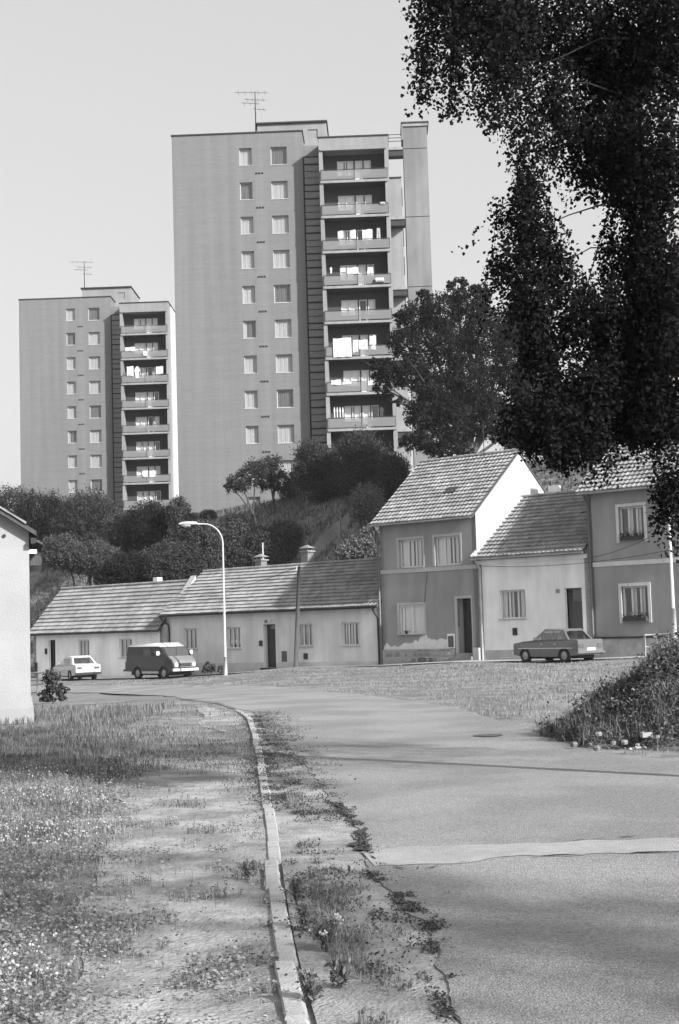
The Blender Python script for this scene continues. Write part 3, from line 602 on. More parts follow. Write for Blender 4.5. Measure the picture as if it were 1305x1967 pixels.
# ------------------------------------------------------------------ tower blocks
FH = 2.91; TB = 9.5
def make_tower():
    root = thing('apartment_tower', 'tall grey brick tower block in the centre with balconies and a concrete shaft', 'apartment building', (0, 0, 0))
    P = lambda n, mb, m, par=None, loc=(0, 0, 0), sm=False: put(n, mb.mesh(n, m, sm), par or root, loc)
    zt = 42.95; rows = 11
    hol = []
    for k in range(rows):
        z1 = 41.70 - FH * k; hol += [(-5.27, -4.22, z1 - 1.46, z1), (-2.66, -1.30, z1 - 1.5, z1)]
    mb = wall_mb(MB(), -10.86, 0, TB, zt, hol, 0, .2); mb.quad((0, 0, TB), (0, 14, TB), (0, 14, zt), (0, 0, zt)).quad((-10.86, 14, TB), (-10.86, 0, TB), (-10.86, 0, zt), (-10.86, 14, zt)).quad((0, 14, TB), (-10.86, 14, TB), (-10.86, 14, zt), (0, 14, zt)).quad((-10.86, 0, zt), (0, 0, zt), (0, 14, zt), (-10.86, 14, zt))
    P('brick_wall', mb, BRICK)
    P('roof_coping', MB().box(-10.92, .08, -.08, 14, zt, zt + .10), DARKM)
    for k in range(rows):
        r_ = random.Random(k * 5 + 1)
        for (a, b, c, d) in hol[2 * k:2 * k + 2]:
            cur = ((0, 1, 'l'),) if r_.random() < .6 else ((0, .3, 'l'), (.3, 1, 'd')) if r_.random() < .5 else ((0, 1, 'd'),)
            window(root, a, .17, c, b - a, d - c, (), FRAMEG, .08, cur, sill=True)
        mb = MB()
        for i in range(3): mb.box(-3.95 + i * .24, -3.78 + i * .24, -.03, .0, 0, .14).box(-3.93 + i * .24, -3.8 + i * .24, -.06, -.031, .05, .08)
        P('wall_vents', mb, DARKM, loc=(0, 0, 41.70 - FH * k - 2.25))
        o = P('side_balcony', MB().box(-11.05, -10.86, 3, 7.5, 0, .12).box(-11.06, -11.0, 3, 7.5, .25, 1.0).box(-11.02, -10.87, 8.5, 9.5, .6, 1.9), DARKM, loc=(0, 0, 38.0 - FH * k))
    # recess with cladding panels
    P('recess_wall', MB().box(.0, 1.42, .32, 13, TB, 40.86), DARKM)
    P('recess_head', MB().box(.0, 1.42, .22, 13, 40.86, 41.78), BRICK)
    pm = {}
    for k in range(rows):
        z = 40.82 - FH * k
        for (gap, h) in ((.10, .50), (.15, .49), (.06, .49), (.06, .49), (.14, .43)):
            z1 = z - gap
            if z1 - h > TB:
                me = cached(('clad', h), lambda: MB().box(.12, 1.40, .16, .31, 0, h).mesh('cladding_panel', PANELM)); put('cladding_panel', me, root, (0, 0, z1 - h))
            z = z1 - h
    # balcony block
    bx0, bx1, yf, yb = 1.42, 7.1, -1.85, -.55; top = 41.65
    P('balcony_block_left_cheek', MB().box(bx0, 1.72, yf, yb, TB, 40.55), PLASTER_T); P('balcony_block_right_cheek', MB().box(6.76, bx1, yf, yb, TB, 40.55), PLASTER_T)
    P('balcony_block_head', MB().box(bx0, bx1, yf, yb, 40.55, top), PLASTER_T); P('balcony_block_coping', MB().box(bx0 - .06, bx1 + .06, yf - .08, 12, top, top + .1), DARKM)
    P('head_ledge', MB().box(1.56, 6.9, yf - .12, yf, 40.55, 40.72), PLASTER_T)
    P('balcony_block_body', MB().box(bx0, bx1, .15, 12, TB, top - .002), mat('side_plaster', .42, var=.06, stain=.08))
    hb = []
    for k in range(rows - 1):
        zb_ = 38.05 - FH * k; hb += [(2.86, 4.2, zb_ + .75, zb_ + 2.02), (4.32, 4.95, zb_ + .04, zb_ + 2.02), (5.05, 5.64, zb_ + .75, zb_ + 2.02)]
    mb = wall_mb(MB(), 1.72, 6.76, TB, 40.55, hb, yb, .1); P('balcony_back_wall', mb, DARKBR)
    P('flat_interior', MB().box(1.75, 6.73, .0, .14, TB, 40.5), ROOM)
    sb_ = MB().box(1.5, 7.0, yf - .12, yf + .0, 0, .2); sb_.cur = 1; slab = sb_.box(1.722, 6.758, yf, yb - .002, 0, .2).mesh('balcony', [CONC, mat('soot_concrete', .05, var=.3)])  # inner slab coloured darker to stand in for shade under the balconies
    pan = MB().box(1.55, 4.24, yf - .10, yf - .07, 0, .72).mesh('parapet_panel', WIRED); pan2 = MB().box(4.27, 6.95, yf - .10, yf - .07, 0, .72).mesh('parapet_panel', WIRED)
    rail = MB().box(1.52, 6.98, yf - .13, yf - .06, 0, .045).mesh('balcony_rail', DARKM)
    post = MB().box(0, .04, yf - .11, yf - .065, 0, .87).mesh('balcony_post', DARKM)
    for k in range(rows - 1):
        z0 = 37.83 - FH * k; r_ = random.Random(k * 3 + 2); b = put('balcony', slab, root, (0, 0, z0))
        put('parapet_panel', pan, b, (0, 0, .3)); put('parapet_panel', pan2, b, (0, 0, .3)); put('balcony_rail', rail, b, (0, 0, 1.06))
        for x in (1.53, 4.235, 6.93): put('balcony_post', post, b, (x, 0, .2))
        a1, a2, a3 = hb[3 * k:3 * k + 3]
        dark = r_.random() < .35
        window(root, a1[0], yb + .03, a1[2], a1[1] - a1[0], a1[3] - a1[2], (.5,), WHITEP, .07, ((0, 1, 'b'),) if r_.random() < .8 else ((0, .4, 'b'), (.4, .6, 'd'), (.6, 1, 'b')), sill=True)
        window(root, a2[0], yb + .03, a2[2], a2[1] - a2[0], a2[3] - a2[2], (), WHITEP, .07, () if dark else ((0, 1, 'b'),), sill=False, ns='balcony_door')
        window(root, a3[0], yb + .03, a3[2], a3[1] - a3[0], a3[3] - a3[2], (), WHITEP, .07, ((0, 1, 'b'),) if r_.random() < .85 else ((0, 1, 'd'),), sill=True)
    # gallery between the block and the free-standing shaft
    P('gallery_wall', MB().box(7.1, 8.1, -.2, 9, TB, 38.6), PLASTER_T); P('gallery_wall_coping', MB().box(7.1, 8.12, -.3, 9, 38.6, 38.68), DARKM)
    for k in range(5):
        z = 40.75 - 2 * FH * k; g = P('gallery_floor', MB().box(7.1, 8.3, -1.2, -.21, -.1, .12), CONC, loc=(0, 0, z)); put('gallery_beam', MB().box(7.1, 8.3, -1.1, -.22, -.58, -.1).mesh('gallery_beam', DARKM), g)
    for i in range(3): P('gallery_rail', MB().tube([(7.15, -1.5, 0), (8.2, -1.5, 0)], .03, 5), DARKM, loc=(0, 0, 41.25 + .28 * i))
    for k in range(8): P('gallery_window', MB().box(8.11, 8.16, -.1, .5, 0, 1.4), DARKM, loc=(0, 0, 36.4 - FH * k - (.5 if k % 2 else 0)))
    z = 42.5; i = 0
    P('shaft_core', MB().box(8.50, 10.32, 1.7, 4.2, TB, 43.55), DARKM)
    for z1, z0 in ((43.55, 41.68), (41.62, 35.84), (35.78, 29.9), (29.84, 23.96), (23.9, 18.0), (17.94, TB)):
        P('shaft_panel', MB().box(8.42, 10.42, 1.6, 4.3, z0, z1), SHAFTM)
    P('shaft_cap', MB().box(8.32, 10.52, 1.48, 4.4, 43.55, 43.8).box(8.3, 8.4, 1.48, 4.4, 42.4, 43.55), CONC); P('shaft_cap_edge', MB().box(8.26, 10.6, 1.42, 4.46, 43.801, 43.92), DARKM)
    # penthouse
    mb = wall_mb(MB(), -3.95, 1.95, 42, 44.75, [(.35, 1.2, 43.35, 44.15)], 3, .1); mb.box(-3.95, 1.95, 3.2, 9, 42, 44.75)
    P('penthouse', mb, PLASTER_T); P('penthouse_coping', MB().box(-4.1, 2.05, 2.8, 9.1, 44.75, 44.87), DARKM); P('penthouse_window', MB().box(.36, 1.19, 3.08, 3.14, 43.36, 44.14), PANELM)
    return root
O1 = atY(580, 252, 115); O2 = atY(212, 570, 165)
T1 = make_tower(); T1.location = (O1.x, O1.y, O1.z - 42.95); T1.rotation_euler = (0, 0, -R(1.7))
T2 = copy_tree(T1, (O2.x, O2.y, O2.z - 42.95), -R(1.5), 'grey brick tower block farther away at the left behind the wooded slope')
for o_, d in ((T1, 0), (T2, 0)): o_['group'] = 'twin tower blocks on the hill'
def tower_local(T, yaw, px, py, d):
    """tower-frame (t, z) of the spot a sight line meets at depth d"""
    a = R(yaw); es = Vector((math.sin(a), math.cos(a))); et = Vector((math.cos(a), -math.sin(a))); r0 = ray(px, py); O = Vector(T.location.xy) + es * d
    k = O.dot(es) / r0.xy.dot(es); p = r0.xy * k; return (p - O).dot(et), EYE + r0.z * k
def tower_world(T, yaw, t, d, z):
    a = R(yaw); return Vector((T.location.x + math.cos(a) * t + math.sin(a) * d, T.location.y - math.sin(a) * t + math.cos(a) * d, z))
CLW = mat('white_linen', .5, var=.04, scale=3); CLG = mat('grey_cloth', .3, var=.1); CLD = mat('dark_cloth', .04, var=.2)
def cloth(T, yaw, x0, x1, y0, y1, name, label, m, d=-1.7, shape='sheet', cat='laundry'):
    a, za = tower_local(T, yaw, x0, y0, d); b, zb = tower_local(T, yaw, x1, y1, d); w, h = b - a, za - zb; mb = MB(); n = max(4, int(w / .08)); m_ = 5; vs = []; r_ = random.Random(x0)
    ph = r_.random() * 6; sl = r_.uniform(-.08, .08) * h
    if shape == 'trousers':
        for (u0, u1) in ((0, .44), (.5, 1)):
            mb.prism([(w * u0, 0), (w * u1, 0), (w * (.5 + (u1 - .5) * .8), h * .75), (w * (.5 + (u0 - .5) * .8), h * .75)], 0, .04)
        mb.prism([(w * .08, h * .75), (w * .92, h * .75), (w * .85, h), (w * .15, h)], 0, .05)
    elif shape == 'shirt':
        mb.prism([(w * .2, 0), (w * .8, 0), (w * .8, h * .6), (w, h * .5), (w * .98, h * .72), (w * .65, h), (w * .35, h), (w * .02, h * .72), (0, h * .5), (w * .2, h * .6)], 0, .04)
    elif shape == 'bag':
        for i in range(3): mb.tube([(w * (.1 + i * .25), 0, h * .35), (w * (.35 + i * .25), .05, h * .45)], [h * .33, h * .4], 8)
    else:
        for i in range(n + 1):
            u = i / n
            for j in range(m_ + 1):
                v = j / m_; vs.append((w * u, .035 * math.sin(u * w * 9 + ph) * (1 - v * .7), h * v + sl * (1 - v) * math.cos(u * 3) - (.03 * math.sin(u * math.pi * 2) if v == 1 else 0)))
        mb.add(vs, [(i * (m_ + 1) + j, (i + 1) * (m_ + 1) + j, (i + 1) * (m_ + 1) + j + 1, i * (m_ + 1) + j + 1) for i in range(n) for j in range(m_)])
    p = tower_world(T, yaw, a, d, zb); thing(name, label, cat, p, -R(yaw), 'washing hung out on the tower balconies', mb.mesh(name, m))
A = (T1, 1.7); B = (T2, 1.5); F_ = ['topmost', 'second', 'third', 'fourth', 'fifth', 'sixth', 'seventh', 'eighth']
cloth(*A, 649, 660, 444, 458, 'towel', 'leftmost white towel on the third balcony from the top, central tower', CLW)
cloth(*A, 673, 684, 442, 458, 'towel', 'middle white towel on the third balcony from the top, central tower', CLW)
cloth(*A, 696, 716, 441, 461, 'towel', 'wide white cloth, broadest piece on the third balcony from the top, central tower', CLW)
cloth(*A, 723, 732, 438, 461, 'trousers', 'grey trousers hanging at the right of the third balcony from the top, central tower', CLG, shape='trousers')
cloth(*A, 653.5, 664, 515, 522, 'towel', 'small white towel, left on the line of the fourth balcony, central tower', CLW)
cloth(*A, 667, 689, 514, 525, 'towel', 'row of white napkins on the line of the fourth balcony, central tower', CLW)
cloth(*A, 705, 719, 513, 534, 'trousers', 'white trousers hanging on the fourth balcony, central tower', CLW, shape='trousers')
cloth(*A, 633.6, 639, 513, 525, 'shirt', 'small pale shirt at the far left of the fourth balcony, central tower', CLW, shape='shirt')
cloth(*A, 719, 740, 531, 542, 'blanket', 'white bundle of bedding over the rail of the fourth balcony, central tower', CLW, d=-2.05, shape='bag')
cloth(*A, 729, 741, 386, 394, 'cloth', 'pale cloth bundle on the rail of the second balcony, central tower', CLG, d=-1.95, shape='bag')
cloth(*A, 640, 676, 650, 685, 'bed_sheet', 'big white bed sheet hanging over the sixth balcony of the central tower', CLW, d=-2.05)
cloth(*A, 678, 689, 653, 676, 'towel', 'long white towel right of the big bed sheet, central tower', CLW, d=-2.0)
cloth(*A, 689.5, 707, 653, 671, 'pillowcase', 'white pillowcase in the middle of the sixth balcony, central tower', CLW, d=-2.0)
cloth(*A, 710, 723, 645, 671, 'towel', 'white towel at the right end of the sixth balcony line, central tower', CLW, d=-1.95)
cloth(*A, 636, 656, 730, 739, 'blanket', 'folded white blanket on the seventh balcony rail, left end, central tower', CLW, d=-2.0)
cloth(*A, 658, 675, 733, 738, 'towel', 'white towel laid over the seventh balcony rail beside the blanket, central tower', CLW, d=-2.0)
cloth(*A, 707, 718, 731, 740, 'towel', 'white towel at the right of the seventh balcony rail, central tower', CLW, d=-2.0)
for i in range(4): cloth(*A, 641 + i * 5.4, 645 + i * 5.4, 782, 803, 'shirt', ['white shirt farthest left on the eighth balcony, central tower', 'white shirt second from left on the eighth balcony, central tower', 'white shirt third from left on the eighth balcony, central tower', 'white shirt fourth from left on the eighth balcony, central tower'][i], CLW, shape='shirt')
cloth(*A, 728, 739, 782, 800, 'jacket', 'dark jacket hanging at the right of the eighth balcony, central tower', CLD, shape='shirt')
cloth(*B, 241, 260, 667, 674, 'towel', 'white towels over the rail of the second balcony, far left tower', CLW, d=-2.0)
cloth(*B, 275, 284, 674, 683, 'towel', 'white towel hanging in the middle of the second balcony, far left tower', CLW, d=-2.05)
cloth(*B, 244, 257, 704, 722, 'bed_sheet', 'white sheet at the left of the third balcony, far left tower', CLW, d=-2.0)
cloth(*B, 258, 270, 704, 726, 'shirt', 'white shirt beside the sheet on the third balcony, far left tower', CLW, d=-2.0, shape='shirt')
cloth(*B, 300, 314, 704, 718, 'towel', 'white towel at the right of the third balcony, far left tower', CLW, d=-1.9)
cloth(*B, 275, 285, 904, 916, 'towel', 'white towel, left of two on the seventh balcony, far left tower', CLW, d=-2.05)
cloth(*B, 287, 299, 904, 916, 'towel', 'white towel, right of two on the seventh balcony, far left tower', CLW, d=-2.05)
def antenna(T, yaw, px, py, label, s=1.):
    t, z = tower_local(T, yaw, px, py, 3.3); base = T.location.z + 44.87; p = tower_world(T, yaw, t, 3.3, base); h = z - base
    o = thing('roof_antenna', label, 'antenna', p, -R(yaw), 'television antennas on the towers')
    put('mast', MB().tube([(0, 0, -1.8 if s < 2 else 0), (0, 0, h)], [.07, .035], 6).mesh('mast', DARKM), o)
    for (zz, a, b, n_) in ((h - .1, -1.7, 1.1, 5), (h - .75, -.9, .9, 4), (h - 1.05, -1.2, .4, 3), (h - 1.6, -.2, .9, 3)):
        if zz < .2: continue
        mb = MB().tube([(a, 0, zz + .1), (b, 0, zz - .05)], .018, 4)
        for i in range(n_):
            x = a + (b - a) * (i + .5) / n_; mb.tube([(x, -.5, zz), (x, .5, zz)], .012, 4)
        put('aerial', mb.mesh('aerial', DARKM), o)
antenna(*A, 490, 176, 'tall television antenna on the roof of the central tower')
antenna(*B, 162, 502, 'thin television antenna on the roof of the far left tower')
# light patch: low white panel at the foot of the far tower
# ------------------------------------------------------------------ street furniture
LAMP = mat('lamp_paint', .40, rough=.45, var=.06)
def street_lamp(p, H, label, arm=True, thick=.09, thickh=None, arm_dir=(-1, 0), tilt=0.):
    o = thing('street_lamp', label, 'street lamp', p, 0, 'street lamps'); o.rotation_euler = (0, tilt, 0)
    th = thickh or H * .12; ax, ay = arm_dir
    put('base_sleeve', MB().tube([(0, 0, -.2), (0, 0, th)], thick, 10).mesh('base_sleeve', LAMP, True), o)
    pts = [(0, 0, th), (0, 0, H - 1.1)]; rs = [thick * .72, thick * .5]
    for i in range(1, 9):
        a = math.pi / 2 * i / 8; pts.append((ax * 1.0 * (1 - math.cos(a)), ay * (1 - math.cos(a)), H - 1.1 + 1.05 * math.sin(a))); rs.append(thick * .45)
    pts.append((ax * 1.35, ay * 1.35, H - .04)); rs.append(thick * .4); put('pole', MB().tube(pts, rs, 10).mesh('pole', LAMP, True), o)
    mb = MB(); vs = []; secs = [(0, .06, .05), (.06, .11, .12), (.5, .17, .15), (.85, .15, .12), (1.0, .06, .04)]; n = 10
    for (s, wy, hz) in secs:
        for k in range(n):
            a = 2 * math.pi * k / n; q = math.sin(a); vs.append((ax * (1.3 + s) - ay * wy * math.cos(a), ay * (1.3 + s) + ax * wy * math.cos(a), H - .03 + hz * max(q, -.25)))
    mb.add(vs, [(i * n + k, i * n + (k + 1) % n, (i + 1) * n + (k + 1) % n, (i + 1) * n + k) for i in range(4) for k in range(n)] + [tuple(range(n)), tuple(range(5 * n - 1, 4 * n - 1, -1))]); hd = put('lamp_head', mb.mesh('lamp_head', LAMP, True), o)
    vs = []
    for (s, wy, hz) in ((.32, .08, .03), (.45, .14, .15), (.68, .15, .16), (.9, .08, .05)):
        for k in range(n):
            a = 2 * math.pi * k / n; vs.append((ax * (1.3 + s) - ay * wy * math.cos(a), ay * (1.3 + s) + ax * wy * math.cos(a), H - .06 + hz * min(0, math.sin(a))))
    mb = MB().add(vs, [(i * n + k, i * n + (k + 1) % n, (i + 1) * n + (k + 1) % n, (i + 1) * n + k) for i in range(3) for k in range(n)]); put('lamp_glass', mb.mesh('lamp_glass', mat('lamp_bowl', .35, rough=.2)), hd)
    return o
pl_ = atY(434, 1296, 75); street_lamp((pl_.x, pl_.y, gz(pl_.x, pl_.y)), 8.05, 'pale curved street lamp in front of the long cream house')
pr_ = atY(1298, 1258, 61); street_lamp((pr_.x, pr_.y, gz(pr_.x, pr_.y)), 8.6, 'pale lamp post at the right edge with its top hidden by birch leaves', thick=.11, thickh=2.0, arm_dir=(.8, -.6))
pp = atY(568, 1281, 75.3); topp = atY(575, 1088, 75.3)
tp = thing('timber_pole', 'dark leaning wooden wire pole in front of the long cream house', 'pole', (pp.x, pp.y, pp.z))
put('shaft', MB().tube([(0, 0, -.3), (topp.x - pp.x, 0, topp.z - pp.z)], [.13, .09], 9).mesh('shaft', TIMBER, True), tp)
put('insulator', MB().tube([(topp.x - pp.x - .12, 0, topp.z - pp.z - .2), (topp.x - pp.x - .12, 0, topp.z - pp.z + .02)], .035, 6).mesh('insulator', WHITEP), tp)
def wire(a, b, sag, label, r=.012):
    a, b = Vector(a), Vector(b); pts = [a + (b - a) * t + Vector((0, 0, -sag * 4 * t * (1 - t))) for t in [i / 12 for i in range(13)]]
    mb = MB().tube([p - a for p in pts], r, 4); thing('wire', label, 'wire', a, 0, 'overhead wires', mb.mesh('wire', DARKM))
wire(topp, HP(-13, -.5, 3.6), .3, 'thin wire from the leaning wooden pole across the cream house roof', .015)
wire((pr_.x, pr_.y, 4.6), HP(8.6, -.1, 4.45), .25, 'upper thin wire between the right lamp post and the pale house front')
wire((pr_.x, pr_.y, 5.6), HP(14.2, -.1, 4.5), .2, 'short wire from the right lamp post to the corner of the pale house')
wire(HP(4.95, -.02, 2.8), HP(5.2, -.02, 4.3), .0, 'cable running down the dark two-storey facade')
pq = atY(506, 1092, 88); thing('thin_post', 'thin post standing behind the ridge of the long cream house', 'post', (pq.x, pq.y, pq.z - 3), 0, None, MB().tube([(0, 0, 0), (0, 0, 4.6)], .05, 6).mesh('thin_post', LAMP))
# tube railing near the left car
def railing(pts, label, m, r=.035):
    p0 = Vector(pts[0][:2] + (0,)) if not isinstance(pts[0], Vector) else pts[0].copy(); p0.z = gz(p0.x, p0.y); o = thing('tube_railing', label, 'railing', p0)
    P = [Vector((p[0], p[1], gz(p[0], p[1]))) for p in pts]
    for h in (.95, .45): put('rail', MB().tube([p - p0 + Vector((0, 0, h)) for p in P], r, 6).mesh('rail', m, True), o)
    for p in P: put('post', MB().tube([p - p0 + Vector((0, 0, -.1)), p - p0 + Vector((0, 0, .95))], r, 6).mesh('post', m, True), o)
def P2(px, py, Y): q = atY(px, py, Y); return Vector((q.x, q.y, 0))
railing([P2(50, 1300, 62), P2(72, 1300, 62), P2(95, 1300, 63), P2(116, 1300, 65)], 'dark tube railing beside the white car at the left', mat('zinc', .12))
railing([P2(1240, 1240, 60.3), P2(1262, 1240, 60), P2(1284, 1240, 59.6), P2(1310, 1240, 59.2)], 'pale tube railing beside the right lamp post', LAMP, .03)
# diagonal garden wall climbing the slope
gw = [(590, 1092), (606, 1074), (622, 1058), (640, 1040), (656, 1026), (672, 1012)]
G = [hit_ground(*g) for g in gw]; G = [Vector((p.x, p.y, gz(p.x, p.y))) for p in G]
mb = MB()
for p, q in zip(G, G[1:]):
    a, b = p - G[0], q - G[0]; d = (b - a).normalized(); o_ = Vector((-d.y, d.x, 0)).normalized() * .14; u, dn = Vector((0, 0, .95)), Vector((0, 0, -.7))
    mb.add([a - o_ + dn, b - o_ + dn, b + o_ + dn, a + o_ + dn, a - o_ + u, b - o_ + u, b + o_ + u, a + o_ + u], [(0, 1, 5, 4), (1, 2, 6, 5), (2, 3, 7, 6), (3, 0, 4, 7), (4, 5, 6, 7)])
thing('garden_wall', 'grey garden wall climbing the slope behind the long cream house', 'wall', G[0], 0, None, mb.mesh('garden_wall', CONC))

# ------------------------------------------------------------------ vehicles
def wheel(parent, x, y, r, side, wd=.17):
    mb = MB(); n = 18; vs = []
    for (yy, rr) in ((-wd / 2, r * .78), (-wd / 2, r * .97), (-wd * .25, r), (wd * .25, r), (wd / 2, r * .97), (wd / 2, r * .62), (wd * .38, r * .6)):
        for k in range(n): a = 2 * math.pi * k / n; vs.append((math.cos(a) * rr, yy * side, math.sin(a) * rr))
    mb.add(vs, [(i * n + k, i * n + (k + 1) % n, (i + 1) * n + (k + 1) % n, (i + 1) * n + k) for i in range(6) for k in range(n)])
    wt = put('tyre', mb.mesh('tyre', RUBBER, True)); wt.name = 'wheel'; wt.parent = parent; wt.location = (x, y, r)
    vs = []
    for (yy, rr) in ((wd * .36, r * .6), (wd * .42, r * .5), (wd * .3, r * .3), (wd * .48, r * .22), (wd * .5, .001)):
        for k in range(n): a = 2 * math.pi * k / n; vs.append((math.cos(a) * rr, yy * side, math.sin(a) * rr))
    put('rim', MB().add(vs, [(i * n + k, i * n + (k + 1) % n, (i + 1) * n + (k + 1) % n, (i + 1) * n + k) for i in range(4) for k in range(n)]).mesh('rim', mat('wheel_rim', .35, rough=.4, metal=.5), True), wt)
def arch(cx, r, n=9, z0=.28): return [(cx + r * math.cos(a), z0 + r * math.sin(a)) for a in [math.pi - math.pi * i / (n - 1) for i in range(n)]]
def bevel(o, w=.03, seg=2):
    b = o.modifiers.new('bevel', 'BEVEL'); b.width = w; b.segments = seg; b.limit_method = 'ANGLE'; b.angle_limit = R(28)
def shell(profile, hw, taper=.05, L=2.05, tumble=0.): 
    mb = MB().prism(profile, -hw, hw); mb.v = [(x, y * (1 - taper * (abs(x) / L) ** 4 * (1 if x else 1)), z) for x, y, z in mb.v]; return mb
def cabin(base, top, hwb, hwt, zb, zt):
    """glasshouse: base (rear x, front x), top (rear x, front x)"""
    return [(base[0], -hwb, zb), (base[1], -hwb, zb), (base[1], hwb, zb), (base[0], hwb, zb), (top[0], -hwt, zt), (top[1], -hwt, zt), (top[1], hwt, zt), (top[0], hwt, zt)]
def lerp(a, b, t): return tuple(a[i] + (b[i] - a[i]) * t for i in range(3))
def glass_quad(parent, c4, u0, u1, v0, v1, push, name, m):
    """pane inset in a cabin side; c4 = lower-left, lower-right, upper-right, upper-left"""
    a, b, c, d = c4; f = lambda u, v: Vector(lerp(lerp(a, b, u), lerp(d, c, u), v)); q = [f(u0, v0), f(u1, v0), f(u1, v1), f(u0, v1)]
    nrm = (q[1] - q[0]).cross(q[3] - q[0]).normalized() * push
    return put(name, MB().quad(*[p + nrm for p in q]).mesh(name, m), parent)
def sedan(name, label, loc, rz, paint, prof, base, top, zb, zt, hw, wx, wr, rearlight, L=2.05, grille=False):
    car = thing(name, label, 'car', loc, rz, 'cars parked by the houses')
    body = put('body', shell(prof, hw, .06, L).mesh('body', paint), car); bevel(body, .045, 3)
    cb = cabin(base, top, hw - .06, hw - .22, zb, zt)
    inner = [(x * .98, y * .96, z) for x, y, z in cb]
    F = [(0, 1, 5, 4), (1, 2, 6, 5), (2, 3, 7, 6), (3, 0, 4, 7)]
    # pillars: frame strips around each cabin side, roof slab on top
    mb = MB()
    def strip(c4, cuts, p=.05):
        a, b, c, d = [Vector(cb[i]) for i in c4]; f = lambda u, v: (a.lerp(b, u)).lerp(d.lerp(c, u), v)
        us = [0] + [x for ct in cuts for x in ct] + [1]
        for i in range(0, len(us), 2): mb.quad(f(us[i], 0), f(us[i + 1], 0), f(us[i + 1], 1), f(us[i], 1))
        for (u0, u1) in cuts: mb.quad(f(u0, .88), f(u1, .88), f(u1, 1), f(u0, 1)); mb.quad(f(u0, 0), f(u1, 0), f(u1, .06), f(u0, .06))
    side_cuts = [(.16, .47), (.51, .88)]
    strip((0, 1, 5, 4), side_cuts); strip((2, 3, 7, 6), [(.12, .49), (.53, .84)]); strip((1, 2, 6, 5), [(.05, .95)]); strip((3, 0, 4, 7), [(.07, .93)])
    put('pillars', mb.mesh('pillars', paint), car)
    rf = put('car_roof', MB().add([cb[4], cb[5], cb[6], cb[7]] + [(lambda p: (p[0] * .96, p[1] * .9, zt + .05))(cb[i]) for i in (4, 5, 6, 7)], [(0, 1, 5, 4), (1, 2, 6, 5), (2, 3, 7, 6), (3, 0, 4, 7), (4, 5, 6, 7)]).mesh('car_roof', paint, True), car)
    for (c4, cuts, nm) in (((0, 1, 5, 4), side_cuts, 'side_window'), ((2, 3, 7, 6), [(.12, .49), (.53, .84)], 'side_window'), ((1, 2, 6, 5), [(.05, .95)], 'windscreen'), ((3, 0, 4, 7), [(.07, .93)], 'rear_window')):
        for (u0, u1) in cuts: glass_quad(car, [cb[i] for i in c4], u0, u1, .06, .88, -.006, nm, CARGLASS)
    # seats seen through the glass
    for x in (-.55, .35):
        for y in (-.35, .35): put('seat', MB().box(x - .1, x + .05, y - .25, y + .25, .45, zb + .32).mesh('seat', DARKM), car)
    r_end = min(p[0] for p in prof); f_end = max(p[0] for p in prof)
    for s in (-1, 1):
        for x in wx: wheel(car, x, s * (hw - .09), wr, s)
        a, b, c, d = rearlight
        put('tail_light', MB().box(r_end - .012, r_end + .05, min(s * a, s * b), max(s * a, s * b), c, d).mesh('tail_light', mat('tail_light_lens', .10, rough=.2, coat=.5)), car)
        put('headlight', MB().tube([(f_end - .05, s * (hw - .25), .62), (f_end + .015, s * (hw - .25), .62)], .09, 10).mesh('headlight', CHROME), car)
    put('rear_bumper', MB().box(r_end - .10, r_end + .02, -hw * .97, hw * .97, .38, .47).mesh('rear_bumper', CHROME if grille else DARKM), car)
    put('front_bumper', MB().box(f_end - .02, f_end + .10, -hw * .97, hw * .97, .38, .47).mesh('front_bumper', CHROME if grille else DARKM), car)
    put('number_plate', MB().box(r_end - .02, r_end - .001, -.25, .25, .5, .61).mesh('number_plate', WHITEP), car)
    put('underbody', MB().box(wx[0] - .55 if wx[0] < wx[1] else wx[1] - .55, max(wx) + .5, -hw * .6, hw * .6, .17, .34).mesh('underbody', DARKM), car)
    for x, s in ((base[1] - .25, -1), (base[1] - .25, 1)): put('wing_mirror', MB().box(x, x + .05, s * hw - .02 if s < 0 else s * hw - .1, s * hw + .1 if s > 0 else s * hw + .02, zb + .03, zb + .14).mesh('wing_mirror', CHROME), car)
    put('side_trim', MB().box(-1.7, 1.7, -hw - .008, -hw + .004, .60, .63).box(-1.7, 1.7, hw - .004, hw + .008, .60, .63).mesh('side_trim', CHROME), car)
    for s in (-1, 1):
        for x in (.1, -.75): put('door_handle', MB().box(x, x + .13, s * (hw + .02) - .015, s * (hw + .02) + .015, .78, .81).mesh('door_handle', CHROME), car)
    return car
P_MID = mat('car_paint_mid', .11, rough=.35, var=.03, spec=.5, coat=.6); P_WHITE = mat('car_paint_white', .5, rough=.35, var=.03, spec=.5, coat=.5)
profA = [(-2.0, .32), (-1.98, .9), (-1.93, .97), (-1.05, .99), (.55, .97), (1.25, .93), (1.97, .84), (2.03, .8), (2.03, .34), (1.6, .27)] + arch(1.27, .36)[::-1] + [(.8, .25), (-.7, .25)] + arch(-1.15, .36)[::-1] + [(-1.6, .28)]
c1 = atY(1073, 1272, 62.8); car1 = sedan('saloon_car', 'mid grey boxy saloon parked nose-left in front of the pale house', (c1.x, c1.y, gz(c1.x, c1.y) + .0), math.atan2(math.sin(R(54)), -math.cos(R(54))), P_MID, profA, (-1.42, .80), (-.98, .22), .96, 1.40, .8, (-1.15, 1.27), .3, (.42, .72, .62, .78), grille=True)
profB = [(-2.05, .35), (-2.05, .84), (-1.98, .9), (-1.1, .97), (.6, .93), (1.3, .86), (2.0, .74), (2.05, .7), (2.05, .34), (1.7, .27)] + arch(1.35, .35)[::-1] + [(.85, .25), (-.65, .25)] + arch(-1.07, .35)[::-1] + [(-1.5, .28)]
